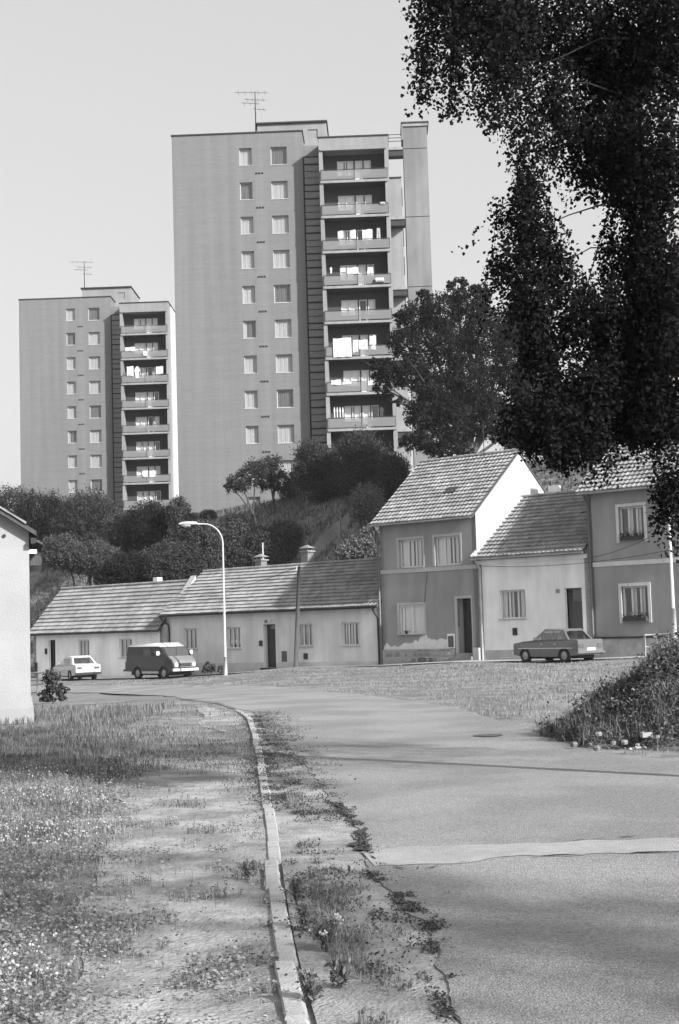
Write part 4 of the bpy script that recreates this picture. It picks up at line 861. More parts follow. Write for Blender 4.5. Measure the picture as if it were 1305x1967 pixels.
c3 = atY(147, 1306, 84); car3 = sedan('saloon_car', 'white boxy saloon parked at the left in front of the white cottage', (c3.x, c3.y, gz(c3.x, c3.y)), math.atan2(math.sin(R(60)), -math.cos(R(60))), P_WHITE, profB, (-1.5, .85), (-.9, .3), .93, 1.36, .79, (-1.07, 1.35), .29, (.38, .68, .66, .78))
# van
def van(loc, rz):
    v = thing('panel_van', 'dark panel van with white roof parked between the white cottage and the street lamp', 'van', loc, rz)
    dark = mat('van_paint', .022, rough=.4, var=.1, spec=.5, coat=.4); front = mat('van_front_paint', .16, rough=.4, var=.05, coat=.3)  # front gets a lighter paint standing in for sun falling on it
    prof = [(-2.2, .42), (-2.22, .62), (-2.12, .95), (-1.98, 1.35), (-1.9, 1.78), (.95, 1.78), (1.25, 1.72), (1.75, 1.22), (2.12, .98), (2.2, .8), (2.2, .45), (2.1, .4)] + arch(1.42, .4)[::-1] + [(1.0, .38), (-.55, .38)] + arch(-.98, .4)[::-1] + [(-1.4, .40)]
    b = put('body', shell(prof, .88, .08, 2.2).mesh('body', dark), v); bevel(b, .07, 3)
    for o in (b,):
        pass
    put('roof', MB().add([(-1.92, -.84, 1.76), (1.0, -.84, 1.76), (1.0, .84, 1.76), (-1.92, .84, 1.76), (-1.8, -.62, 1.92), (.85, -.62, 1.97), (.85, .62, 1.97), (-1.8, .62, 1.92), (1.3, -.7, 1.74), (1.3, .7, 1.74)], [(0, 1, 5, 4), (2, 3, 7, 6), (3, 0, 4, 7), (4, 5, 6, 7), (1, 8, 5), (2, 6, 9), (8, 9, 6, 5)]).mesh('roof', P_WHITE, True), v)
    # front panel below the windscreen, screen, lights
    put('front_panel', MB().add([(1.765, -.8, 1.235), (1.765, .8, 1.235), (2.14, .78, .99), (2.14, -.78, .99), (2.225, -.74, .8), (2.225, .74, .8), (2.225, -.74, .62), (2.225, .74, .62)], [(0, 3, 2, 1), (3, 4, 5, 2), (4, 6, 7, 5)]).mesh('front_panel', front), v)
    put('windscreen', MB().quad((1.30, -.72, 1.70), (1.75, -.78, 1.24), (1.75, .78, 1.24), (1.30, .72, 1.70)).mesh('windscreen', glassmat('van_glass', .5, .3)), v)
    put('windscreen_liner', MB().quad((1.262, -.75, 1.72), (1.757, -.8, 1.228), (1.757, .8, 1.228), (1.262, .75, 1.72)).mesh('windscreen_liner', DARKM), v)
    put('grille', MB().box(2.19, 2.235, -.42, .42, .66, .84).mesh('grille', DARKM), v)
    for i in range(4): put('grille_slat', MB().box(2.236, 2.25, -.4, .4, .68 + i * .042, .69 + i * .042).mesh('grille_slat', CHROME), v)
    for s in (-1, 1):
        put('headlight', MB().tube([(2.17, s * .6, .76), (2.25, s * .6, .76)], .12, 12).mesh('headlight', P_WHITE), v)
        for x in (-.98, 1.42): wheel(v, x, s * .78, .32, s, .18)
        put('sill', MB().box(-.55, .98, s * .86 - .02, s * .86 + .03, .30, .42).mesh('sill', mat('van_sill', .45, rough=.5)), v)
        put('cab_window', MB().box(.55, 1.12, s * .872 - .012, s * .872 + .014, 1.28, 1.66).mesh('cab_window', CARGLASS if False else mat('dark_glass', .03, rough=.1, coat=1.)), v)
        put('side_window', MB().box(-.35, .35, s * .872 - .012, s * .872 + .014, 1.28, 1.66).mesh('side_window', mat('van_side_glass', .07, rough=.15, coat=1.)), v)
        mr = put('wing_mirror', MB().tube([(1.2, s * .88, 1.38), (1.3, s * 1.05, 1.42)], .02, 5).box(1.27, 1.33, s * 1.14 - .09, s * 1.14 + .09, 1.3, 1.52).mesh('wing_mirror', WHITEP), v)
    put('front_bumper', MB().box(2.18, 2.32, -.86, .86, .42, .56).mesh('front_bumper', P_WHITE), v)
    put('rear_bumper', MB().box(-2.35, -2.2, -.84, .84, .42, .52).mesh('rear_bumper', DARKM), v)
    put('underbody', MB().box(-1.9, 1.9, -.6, .6, .2, .42).mesh('underbody', DARKM), v)
    return v
c2_ = atY(309, 1302, 79.3); van((c2_.x, c2_.y, gz(c2_.x, c2_.y)), math.atan2(-math.sin(R(46)), math.cos(R(46))))

# ------------------------------------------------------------------ foliage
def leaves(name, C_, size, m, seed=0, flat=None, aspect=.62):
    g = np.random.default_rng(seed); n = len(C_); nr = g.normal(size=(n, 3)); nr /= np.linalg.norm(nr, axis=1)[:, None]
    if flat is not None: nr[:, 2] += flat; nr /= np.linalg.norm(nr, axis=1)[:, None]
    t = g.normal(size=(n, 3)); t -= (t * nr).sum(1)[:, None] * nr; t /= np.linalg.norm(t, axis=1)[:, None]; b = np.cross(nr, t)
    sz = (np.asarray(size) * g.uniform(.65, 1.3, n))[:, None]
    V = np.stack([C_ - t * sz * .5, C_ + b * sz * aspect * .5 - t * sz * .08, C_ + t * sz * .5, C_ - b * sz * aspect * .5 - t * sz * .08], 1).reshape(-1, 3)
    me = bpy.data.meshes.new(name); me.vertices.add(4 * n); me.vertices.foreach_set('co', V.astype(np.float32).ravel()); me.loops.add(4 * n); me.loops.foreach_set('vertex_index', np.arange(4 * n, dtype=np.int32)); me.polygons.add(n)
    me.polygons.foreach_set('loop_start', np.arange(0, 4 * n, 4, dtype=np.int32)); me.materials.append(m); me.update(calc_edges=True); return me
def blades(name, P, h, w_, m, seed, lean=.45):
    g = np.random.default_rng(seed); n = len(P); a = g.uniform(0, 2 * math.pi, n); d = np.stack([np.cos(a), np.sin(a), np.zeros(n)], 1); l = g.uniform(0, 2 * math.pi, n); ld = np.stack([np.cos(l), np.sin(l), np.zeros(n)], 1)
    h = (h * g.uniform(.45, 1.35, n))[:, None]; w_ = (w_ * g.uniform(.7, 1.3, n))[:, None]; k = (g.uniform(0, lean, n))[:, None]
    up = np.array([0, 0, 1.]); m1 = P + up * h * .6 + ld * h * k * .35; tip = P + up * h * (1 - k * .35) + ld * h * k
    V = np.stack([P - d * w_ / 2, P + d * w_ / 2, m1 + d * w_ * .38, m1 - d * w_ * .38, tip], 1).reshape(-1, 3); i = np.arange(n) * 5
    me = bpy.data.meshes.new(name); me.vertices.add(5 * n); me.vertices.foreach_set('co', V.astype(np.float32).ravel())
    L_ = np.stack([i, i + 1, i + 2, i + 3, i + 3, i + 2, i + 4], 1).ravel(); me.loops.add(7 * n); me.loops.foreach_set('vertex_index', L_.astype(np.int32)); me.polygons.add(2 * n)
    st = np.stack([np.arange(n) * 7, np.arange(n) * 7 + 4], 1).ravel(); me.polygons.foreach_set('loop_start', st.astype(np.int32)); me.materials.append(m); me.update(calc_edges=True); return me
def clumps(blobs, n, g, csz=.28, per=42):
    """leaf centres: clumps scattered through the outer part of each blob"""
    out = []; vol = np.array([b[1] * b[2] * b[3] for b in blobs]) ** .67; vol /= vol.sum()
    for b, f in zip(blobs, vol):
        k = max(3, int(n * f / per)); d = g.normal(size=(k, 3)); d /= np.linalg.norm(d, axis=1)[:, None]; r = g.uniform(.35, 1, k) ** .6
        cc = np.array(b[0]) + d * r[:, None] * np.array(b[1:4]); s = csz * g.uniform(.6, 1.4, k) * min(b[1:4])
        q = np.repeat(cc, per, 0) + g.normal(size=(k * per, 3)) * np.repeat(s, per)[:, None] * .6; out.append(q)
    return np.concatenate(out)
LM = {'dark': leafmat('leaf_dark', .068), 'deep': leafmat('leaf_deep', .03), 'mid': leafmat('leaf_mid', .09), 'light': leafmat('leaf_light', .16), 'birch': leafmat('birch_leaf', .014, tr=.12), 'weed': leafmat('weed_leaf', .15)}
def tree(name, label, cat, blobs_px, Y, n, lsz, key, trunk_px=None, group=None, dy=1., seed=1, limbs=True, csz=.28, per=42, tr=.16):
    """blobs as (px, py, rx px, ry px[, dY]) measured on the photograph, built as solid volumes at distance Y"""
    B = []; k = Y / FPX
    for q in blobs_px:
        Yb = Y + (q[4] if len(q) > 4 else 0); c = atY(q[0], q[1], Yb); B.append((c, q[2] * k, (q[2] * .5 + q[3] * .5) * k * dy, q[3] * k))
    if trunk_px: b0 = atY(trunk_px[0], trunk_px[1], Y)
    else: b0 = sum((b[0] for b in B), Vector()) / len(B)
    base = Vector((b0.x, b0.y, gz(b0.x, b0.y) - .15)); root = thing(name, label, cat, base, 0, group)
    g = np.random.default_rng(seed); C_ = clumps([(tuple(b[0] - base),) + b[1:] for b in B], n, g, csz, per)
    # nothing grows below the soil
    zz = np.array([gz(x + base.x, y + base.y) - base.z for x, y in C_[:, :2]]); C_ = C_[C_[:, 2] > zz + .05]
    put('crown', leaves('crown', C_, lsz, LM[key], seed), root)
    mb = MB(); cen = sum((b[0] for b in B), Vector()) / len(B) - base; fork = Vector((cen.x * .3, cen.y * .3, max(.35, cen.z * .42)))
    mid = Vector((fork.x * .35 + .06 * math.sin(seed), 0, fork.z * .5)); mb.tube([(0, 0, 0), mid, fork], [tr, tr * .85, tr * .72], 8)
    r_ = random.Random(seed)
    for b in B:
        e = b[0] - base; 
        if e.z < fork.z * .5: continue
        m_ = fork.lerp(e, .5) + Vector((r_.uniform(-.2, .2), r_.uniform(-.2, .2), .12 * (e - fork).length)); mb.tube([fork, m_, e], [tr * .6, tr * .4, tr * .15], 6)
        for _ in range(3):
            e2 = e + Vector((r_.gauss(0, .5) * b[1], r_.gauss(0, .5) * b[2], r_.uniform(-.2, .7) * b[3])); mb.tube([m_.lerp(e, .4), m_.lerp(e2, .7), e2], [tr * .25, tr * .15, tr * .05], 5)
    put('trunk', mb.mesh('trunk', BARK, True), root); return root
GT = 'bushy trees on the wooded slope at the left'
tl = [
 ('dark bushy tree at the far left of the slope above the near white roof', [(20, 975, 45, 42), (-25, 985, 45, 45)], 125, 'dark'),
 ('broad dark tree left of the far tower', [(75, 985, 50, 44), (110, 1000, 42, 42), (60, 1020, 40, 34)], 119, 'dark'),
 ('rounded tree just under the far tower windows', [(170, 985, 52, 44), (140, 1015, 42, 36), (205, 1000, 34, 34)], 113, 'dark'),
 ('dark tree below the far tower striped recess', [(240, 1025, 46, 42), (200, 1050, 46, 34)], 108, 'dark'),
 ('tall dark tree right of the far tower base', [(290, 1010, 42, 44), (325, 1035, 34, 50)], 106, 'dark'),
 ('pointed light-topped bush between the two towers', [(342, 990, 24, 34), (355, 1030, 30, 36)], 104, 'mid'),
 ('low dark tree above the white cottage ridge', [(180, 1075, 60, 34), (120, 1060, 40, 34)], 104, 'mid'),
 ('dark bush behind the white cottage roof, centre', [(250, 1095, 50, 32), (215, 1108, 34, 22)], 98, 'dark'),
 ('dark bush behind the gap between cottage and cream house', [(325, 1085, 46, 44), (365, 1075, 30, 34)], 97, 'dark'),
 ('mid grey leafy tree behind the street lamp', [(395, 1040, 34, 44), (400, 1075, 34, 34)], 98, 'mid'),
 ('leafy bush right of the street lamp head', [(445, 1025, 38, 34), (455, 1062, 42, 34)], 99, 'mid'),
 ('dark bush behind the left chimney of the cream house', [(500, 1050, 34, 40), (520, 1078, 34, 22)], 99, 'dark'),
 ('round bush at the middle of the grassy slope', [(548, 1035, 34, 34), (556, 1068, 34, 24)], 102, 'mid'),
 ('light leafy bush right of the garden wall', [(700, 1052, 30, 26), (672, 1068, 28, 22), (715, 1030, 20, 20)], 93, 'light'),
 ('scrubby bush on the slope above the garden wall', [(630, 1010, 20, 14), (650, 990, 18, 12)], 107, 'mid'),
 ('small bush at the foot of the central tower, left corner', [(372, 1000, 22, 14), (400, 992, 16, 12)], 106, 'mid'),
]
for i, (lb, bl, Y, key) in enumerate(tl): tree('bushy_tree', lb, 'tree', bl, Y, 26000 if Y < 115 else 20000, .15, ('deep' if key == 'dark' and i % 3 == 1 else key), group='trees and bushes on the slope', seed=i + 20, per=(26, 44, 34)[i % 3], csz=(.16, .24, .2)[i % 3])
tree('fruit_tree', 'small leaning fruit tree with a bare trunk before the central tower', 'tree', [(462, 925, 24, 22), (490, 908, 26, 24), (446, 938, 16, 12)], 106, 4500, .16, 'dark', (495, 988), 'small fruit trees by the tower', seed=51, per=30, tr=.13)
tree('fruit_tree', 'upright fruit tree right of the leaning one before the central tower', 'tree', [(518, 898, 24, 24), (535, 925, 24, 20), (510, 925, 18, 16)], 107, 4800, .16, 'dark', (527, 975), 'small fruit trees by the tower', seed=52, per=30, tr=.13)
tree('fruit_tree', 'small round fruit tree between the upright one and the big dark tree', 'tree', [(570, 930, 24, 24), (556, 945, 18, 16)], 108, 3600, .16, 'mid', (575, 975), 'small fruit trees by the tower', seed=53, per=30, tr=.1)
tree('bushy_tree', 'big dark tree before the striped recess of the central tower', 'tree', [(600, 880, 34, 36), (635, 905, 40, 44), (590, 915, 30, 30), (640, 945, 40, 30)], 104, 26000, .15, 'dark', (620, 990), 'trees and bushes on the slope', seed=54, per=34, tr=.2)
tree('bushy_tree', 'tall dark tree before the lowest balconies of the central tower', 'tree', [(690, 865, 42, 34), (715, 895, 44, 40), (685, 920, 40, 36)], 101, 26000, .15, 'dark', (690, 990), 'trees and bushes on the slope', seed=55, per=34, tr=.2)
tree('bushy_tree', 'dark tree left of the two-storey house roof', 'tree', [(755, 905, 30, 34), (745, 945, 36, 34), (770, 935, 20, 40)], 97, 17000, .15, 'dark', (750, 1000), 'trees and bushes on the slope', seed=56, per=34)
tree('bushy_tree', 'pale leaved bush in front of the dark trees by the central tower', 'tree', [(705, 960, 30, 28), (725, 985, 26, 24), (690, 985, 20, 18)], 95, 8000, .14, 'light', (705, 1010), 'trees and bushes on the slope', seed=57, per=30)
tree('ash_tree', 'large ash tree rising behind the two-storey house roof', 'tree', [(800, 615, 36, 34), (850, 600, 40, 38), (905, 580, 40, 32), (780, 660, 36, 34), (745, 715, 34, 24), (790, 715, 42, 34), (860, 665, 48, 44), (930, 640, 48, 50), (840, 745, 44, 36), (905, 730, 48, 50), (830, 845, 46, 26), (815, 790, 40, 36), (860, 785, 40, 36), (790, 850, 22, 18), (880, 820, 44, 34), (950, 800, 44, 50), (985, 700, 44, 60), (870, 870, 50, 20), (1010, 840, 50, 40), (1010, 630, 50, 55), (1030, 740, 50, 60), (720, 700, 18, 12), (735, 745, 22, 12), (760, 770, 20, 10), (815, 570, 20, 14), (880, 548, 24, 14), (925, 555, 20, 12), (770, 610, 16, 14)], 90, 110000, .16, 'deep', (925, 1000), seed=60, per=26, csz=.19, tr=.2)
# small bushes near the road
tree('shrub', 'dark shrub beside the near white house', 'shrub', [(98, 1312, 17, 20), (118, 1330, 14, 15), (84, 1338, 12, 11), (104, 1346, 24, 9), (92, 1297, 8, 9)], 40, 2200, .085, 'dark', seed=70, per=24, tr=.03)
tree('shrub', 'leafy shrub at the foot of the street lamp, left side', 'shrub', [(399, 1282, 7, 12), (408, 1285, 8, 10), (392, 1288, 5, 8)], 74, 700, .13, 'mid', seed=71, per=20, tr=.02)
tree('shrub', 'tiny shrub touching the street lamp base', 'shrub', [(424, 1286, 5, 9)], 74.4, 250, .11, 'mid', seed=72, per=20, tr=.02)
# hillside grass
# ------------------------------------------------------------------ birch, near, right
def dense(P_, cell, least):
    ci = np.floor(P_ / cell).astype(np.int64); k_ = ci[:, 0] * 1000003 + ci[:, 1] * 1009 + ci[:, 2]; _, inv, cn = np.unique(k_, return_inverse=True, return_counts=True); return P_[cn[inv.ravel()] >= least]
def birch():
    bx, by = 4.6, 13.6; root = thing('birch_tree', 'large dark birch hanging into the picture from the upper right', 'tree', (bx, by, 0)); base = Vector((bx, by, 0)); g = np.random.default_rng(5)
    mb = MB(); mb.tube([(0, 0, -.2), (.05, 0, 2.5), (-.1, .1, 5.5), (-.2, 0, 8.5), (-.1, 0, 12)], [.095, .085, .075, .06, .03], 12); r_ = random.Random(4)
    C_ = []; S_ = []
    # strands: hanging twigs with leaves; given by picture outline and distance
    cols = [(810, 226, -200), (820, 212, -200), (868, 240, -220), (880, 226, -200), (918, 250, -250), (944, 274, -250), (954, 268, -250), (985, 330, -250), (1003, 400, -250), (1020, 440, -250)]
    def strand(px, py1, py0, Y, dens=1., spread=.075):
        a, b = atY(px, py0, Y), atY(px + r_.uniform(-8, 8), py1, Y + r_.uniform(-.2, .2)); ln = (a - b).length; n = int(ln * 84 * dens)
        t = g.uniform(0, 1, n) ** .9; P = np.outer(1 - t, np.array(a)) + np.outer(t, np.array(b)); P += g.normal(size=(n, 3)) * np.array([spread, spread, .05]); 
        clump = np.sin(t * ln * 9 + px) > -.55; C_.append(P[clump]); return a, b
    # solid mass of the crown
    def mass(px, py, rx, ry, Y, n):
        c = atY(px, py, Y); k = Y / FPX; m_ = max(6, int(n / 34)); d = g.normal(size=(m_, 3)); d /= np.linalg.norm(d, axis=1)[:, None]; rr = g.uniform(.05, 1, m_) ** .5
        A_ = np.array(c) + d * rr[:, None] * np.array([rx * k, .55 + rx * k * .5, ry * k]); ln = g.uniform(.18, .55, m_); cnt = 34; tt = g.uniform(0, 1, (m_, cnt)) ** .85; sl_ = g.normal(0, .22, (m_, 2))
        Q = np.repeat(A_[:, None, :], cnt, 1); Q[:, :, 2] += (ln[:, None] * (.5 - tt)); Q[:, :, :2] += sl_[:, None, :] * (tt * ln[:, None])[:, :, None]; Q += g.normal(size=Q.shape) * np.array([.034, .034, .028]); C_.append(Q.reshape(-1, 3))
    for px, b, t in cols:
        for j in range(7): strand(px + r_.uniform(-6, 6), b - r_.uniform(0, 34), t, r_.uniform(11.2, 13.2), 1.25)
    for _ in range(78):
        px = r_.uniform(812, 1010); strand(px, r_.uniform(70, 185), -260, r_.uniform(11.5, 14), 1.3)
    for (px, py, rx, ry, Y, n) in [
        (900, 10, 80, 80, 12.8, 2000), (980, 90, 66, 100, 12.6, 2200), (1080, 60, 90, 130, 13.2, 4200), (1180, 130, 90, 150, 13.4, 5200), (1270, 60, 80, 170, 12.9, 4200), (1065, 220, 48, 80, 12.6, 1700),
        (1160, 290, 70, 80, 13.0, 3000), (1240, 330, 70, 140, 12.6, 4200), (1025, 345, 26, 60, 12.2, 700), (1255, 560, 60, 140, 12.6, 4200), (1195, 500, 50, 50, 13.4, 900), (985, 430, 36, 28, 12.4, 600), (1030, 455, 46, 40, 12.4, 1300), (985, 510, 40, 24, 12.3, 800), (1060, 525, 50, 44, 12.5, 1300),
        (1120, 600, 66, 56, 12.5, 1400), (1010, 580, 50, 34, 12.3, 1100), (1050, 665, 56, 46, 12.4, 1500), (1200, 680, 80, 90, 12.6, 4200), (1120, 770, 90, 60, 12.5, 3600), (1230, 795, 70, 55, 12.4, 3000), (1060, 820, 70, 40, 12.3, 2600), (1000, 800, 40, 26, 12.3, 800), (1110, 850, 70, 30, 12.2, 2000), (1280, 700, 40, 200, 12.3, 3200), (1290, 960, 24, 60, 12.1, 700)]:
        mass(px, py, rx, ry, Y, int(n * (1.15 if px < 1000 else 1.35 if px < 1120 else 2.1)))
    for px, b in ((1000, 880), (1020, 905), (1045, 915), (1070, 895), (1095, 925), (1120, 940), (1140, 975), (1158, 968), (1172, 930), (1262, 970), (1278, 1010), (1296, 1080), (1272, 985), (1305, 1085), (1320, 1000)):
        strand(px, b, 760, r_.uniform(11.8, 12.6), 1.1, .06)
    for px, b in ((945, 400), (955, 420), (940, 520), (960, 545), (930, 515), (975, 600), (985, 370)):
        a_ = atY(px + 70, b - 12, 12.4); b_ = atY(px, b, 12.3); n = 110; t = g.uniform(0, 1, n); C_.append(np.outer(1 - t, np.array(a_)) + np.outer(t, np.array(b_)) + g.normal(size=(n, 3)) * .055)
    Lc = np.concatenate(C_) - np.array(base)
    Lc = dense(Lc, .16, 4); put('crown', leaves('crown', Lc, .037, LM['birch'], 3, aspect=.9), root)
    # the rest of the crown, above and to the right of the frame
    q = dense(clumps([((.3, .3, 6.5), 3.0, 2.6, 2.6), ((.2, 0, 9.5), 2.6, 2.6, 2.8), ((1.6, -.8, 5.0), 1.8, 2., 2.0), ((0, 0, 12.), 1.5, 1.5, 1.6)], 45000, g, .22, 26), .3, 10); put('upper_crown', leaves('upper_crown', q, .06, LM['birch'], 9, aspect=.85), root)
    for _ in range(30):
        z = r_.uniform(2.8, 10); a = r_.uniform(0, 6.28); L_ = r_.uniform(1.4, 3.0) * (.6 if math.cos(a) < .2 else 1); s = Vector((-.1, 0, z)); e = s + Vector((math.cos(a) * L_, math.sin(a) * L_ * .8, r_.uniform(.2, 1.2))); d = e + Vector((math.cos(a) * .5, math.sin(a) * .4, -r_.uniform(.6, 1.6))); mb.tube([s, s.lerp(e, .5) + Vector((0, 0, .25)), e, d], [.04, .025, .014, .004], 6)
    for (px, py, Y) in [(900, 40, 12.8), (1000, 120, 12.6), (1010, 440, 12.4), (1060, 520, 12.5), (1050, 660, 12.4), (1120, 770, 12.5), (1140, 850, 12.3), (1180, 300, 13), (880, -60, 12.5), (960, 200, 12.5)]:
        e = atY(px, py, Y) - base; s = Vector((-.05, 0, max(2.6, e.z + .3 - (e.xy.length) * .25))); mb.tube([s.lerp(e, t_) + Vector((0, .1 * math.sin(t_ * 7 + px), .5 * math.sin(t_ * math.pi) + .06 * math.sin(t_ * 11 + py))) for t_ in [i / 7 for i in range(8)]], [.022, .019, .016, .013, .01, .008, .006, .003], 6)
    put('trunk', mb.mesh('trunk', mat('birch_bark', .022, var=.5, scale=3, stretch=(1, 1, 3)), True), root)
birch()
def side_tree(x, y, label, seed, blobs, n=9500):
    root = thing('birch_tree', label, 'tree', (x, y, 0)); g = np.random.default_rng(seed); q = clumps(blobs, n, g, .26, 30)
    put('crown', leaves('crown', q, .10, LM['birch'], seed), root); mb = MB().tube([(0, 0, -.2), (.1, 0, 3), (0, .1, 6), (0, 0, 9)], [.22, .17, .1, .03], 10)
    for b in blobs: mb.tube([(0, 0, b[0][2] * .6), (b[0][0] * .5, b[0][1] * .5, b[0][2] * .85), b[0]], [.07, .04, .01], 6)
    put('trunk', mb.mesh('trunk', MATS['birch_bark'], True), root)
side_tree(10.2, -1.0, 'birch standing behind the camera to the right, shading the near road', 31, [((-.6, -.4, 4.6), 1.9, 1.6, 1.1), ((.6, .6, 6.0), 1.8, 1.6, 1.2), ((0, 0, 8), 1.5, 1.4, 1.6), ((-1.6, 1.0, 5.6), 1.2, .9, .6)])

# ------------------------------------------------------------------ brush heap at the right road edge
hb_c = ong(1215, 1450); hb_c = Vector((4.4, 19.9, 0))
def heap():
    root = thing('brush_heap', 'dark heap of cut brush and weeds at the right road edge', 'brush heap', hb_c); g = np.random.default_rng(8)
    def hz(x, y): return 1.12 * math.exp(-((x - .3) / 1.25) ** 2 - ((y + .1) / 1.5) ** 2) + .25 * math.exp(-((x - 1.8) / 1.2) ** 2 - (y / 1.8) ** 2) + .12 * mnoise.noise(Vector((x * 1.7, y * 1.7, 0)))
    def heap_hit(px, py):
        d = ray(px, py); y_ = 16.
        while y_ < 23:
            q = Vector((0, 0, EYE)) + d * (y_ / d.y)
            if q.z < hz(q.x - hb_c.x, q.y - hb_c.y) + .03: return q
            y_ += .04
        return q
    mb = MB(); n = 26; vs = [(-1.9 + 5.0 * i / n, -2.2 + 5 * j / n, hz(-1.9 + 5.0 * i / n, -2.2 + 5 * j / n) - .10) for j in range(n + 1) for i in range(n + 1)]; mb.add(vs, [(j * (n + 1) + i, j * (n + 1) + i + 1, (j + 1) * (n + 1) + i + 1, (j + 1) * (n + 1) + i) for j in range(n) for i in range(n)])
    put('earth_mound', mb.mesh('earth_mound', mat('mound_earth', .10, var=.5, scale=4, bump=1.), True), root)
    P = []; 
    while len(P) < 48000:
        x, y = g.normal(.3, 1.05), g.normal(0, 1.1); h = hz(x, y)
        if h > .10 and abs(x) < 3 and y > -2.1: P.append((x, y, h - .1 + abs(g.normal(0, .07 + .09 * (math.sin(x * 5 + 1.3 * y) * math.sin(y * 4 - x) > .2)))))
    put('weed_foliage', leaves('weed_foliage', np.array(P), .05, leafmat('heap_leaf', .115, .75), 4), root)
    mb = MB(); r_ = random.Random(6)
    for i in range(700):
        x, y = r_.gauss(.3, 1.0), r_.gauss(-.2, 1.0); 
        if hz(x, y) < .08 or y < -2: continue
        a, b = r_.uniform(0, 6.28), r_.uniform(-.1, .7); L_ = r_.uniform(.12, .4); s = Vector((x, y, hz(x, y) - .06)); e = s + Vector((math.cos(a) * math.cos(b), math.sin(a) * math.cos(b), math.sin(b))) * L_; mb.tube([s, s.lerp(e, .5) + Vector((r_.gauss(0, .03), 0, r_.gauss(0, .04))), e], [.006, .005, .002], 3, False)
    Pb = []
    while len(Pb) < 5000:
        x, y = g.normal(.1, 1.5), g.normal(.1, 1.4); h = hz(x, y)
        if h > .10 and math.sin(x * 3 + y * 1.3) + math.sin(y * 4.1 - x * 2) > -.3: Pb.append((x, y, h - .12))
    Pb = np.array(Pb); put('tall_weeds', blades('tall_weeds', Pb, np.full(len(Pb), .30), np.full(len(Pb), .012), leafmat('heap_grass', .15, .5), 14, .9), root, kind='stuff')
    for i in range(26):
        x, y = r_.uniform(-1.6, 1.5), r_.uniform(-2.05, -1.5); q = r_.uniform(.025, .065); mb2 = MB(); pts = [Vector((r_.gauss(0, 1), r_.gauss(0, 1), r_.gauss(0, 1))).normalized() * q * r_.uniform(.8, 1.1) for _ in range(0)]
        n_ = 6; vs = []
        for (zz, rr) in ((-.5, .8), (.1, 1.), (.55, .7)):
            for k_ in range(n_): a = 6.283 * k_ / n_ + r_.uniform(-.2, .2); vs.append((math.cos(a) * q * rr * r_.uniform(.8, 1.2), math.sin(a) * q * rr * .8, zz * q * r_.uniform(.8, 1.1)))
        mb2.add(vs, [(l * n_ + k_, l * n_ + (k_ + 1) % n_, (l + 1) * n_ + (k_ + 1) % n_, (l + 1) * n_ + k_) for l in range(2) for k_ in range(n_)] + [tuple(2 * n_ + k_ for k_ in range(n_))])
        put('rubble_stone', mb2.mesh('rubble_stone', mat('rubble', .17, var=.3, scale=9)), root, (x, y, max(.02, hz(x, y)) + q * .3), r_.uniform(0, 3))
    put('twigs', mb.mesh('twigs', mat('grey_twig', .10, var=.4)), root, kind='stuff')
    for i, (px, py, s, lab, nm) in enumerate([(1242, 1413, .13, 'pale carton lying on the lower front of the brush heap', 'carton'), (1210, 1437, .10, 'crumpled white paper at the left foot of the brush heap', 'paper_scrap'), (1232, 1436, .12, 'crumpled paper right of the white one at the heap foot', 'paper_scrap'), (1275, 1398, .07, 'small white scrap halfway up the brush heap, right side', 'paper_scrap'), (1197, 1264, .05, 'tiny white scrap on top of the brush heap', 'paper_scrap'), (1018, 1365, .06, 'small white scrap on the verge left of the brush heap', 'paper_scrap'), (1052, 1396, .06, 'small pale scrap near the kerbless road edge left of the heap', 'paper_scrap')]):
        p = heap_hit(px, py) if i < 5 else ong(px, py); mb = MB(); vs = []; q = 5
        for a in range(q):
            for b in range(q): vs.append((s * (a / (q - 1) - .5), s * .8 * (b / (q - 1) - .5) + .02 * r_.random(), s * .35 * r_.random()))
        if nm == 'carton': mb.box(-s / 2, s / 2, -.04, .05, 0, .06)
        else: mb.add(vs, [(a * q + b, (a + 1) * q + b, (a + 1) * q + b + 1, a * q + b + 1) for a in range(q - 1) for b in range(q - 1)])
        thing(nm, lab, 'litter', (p.x, p.y, p.z - .02), r_.uniform(-.4, .4), 'litter by the road', mb.mesh(nm, mat('litter_paper', .28)))
heap()

# ------------------------------------------------------------------ grass
GM = leafmat('grass_mid', .22, .25, .3); GL = leafmat('grass_dry', .27, .2, .3); GD = leafmat('grass_dark', .11, .4, .3); FLW = leafmat('clover_white', .42, .15, .2)
def nz(x, y, s, o=0.): return mnoise.noise(Vector((x * s, y * s, o)))
_far = sorted([(p.x, p.y) for p in FAR]); _near = sorted([(p.x, p.y) for p in NEARL])
def yfar(x): return lerp_tab(x, _far)
def ynear(x): return lerp_tab(x, _near)
def in_nh(x, y):
    a = R(12.8); dx, dy = x - NW.x, y - NW.y; u = dx * math.cos(a) + dy * math.sin(a); v = -dx * math.sin(a) + dy * math.cos(a); return u < .06 and v > -.06
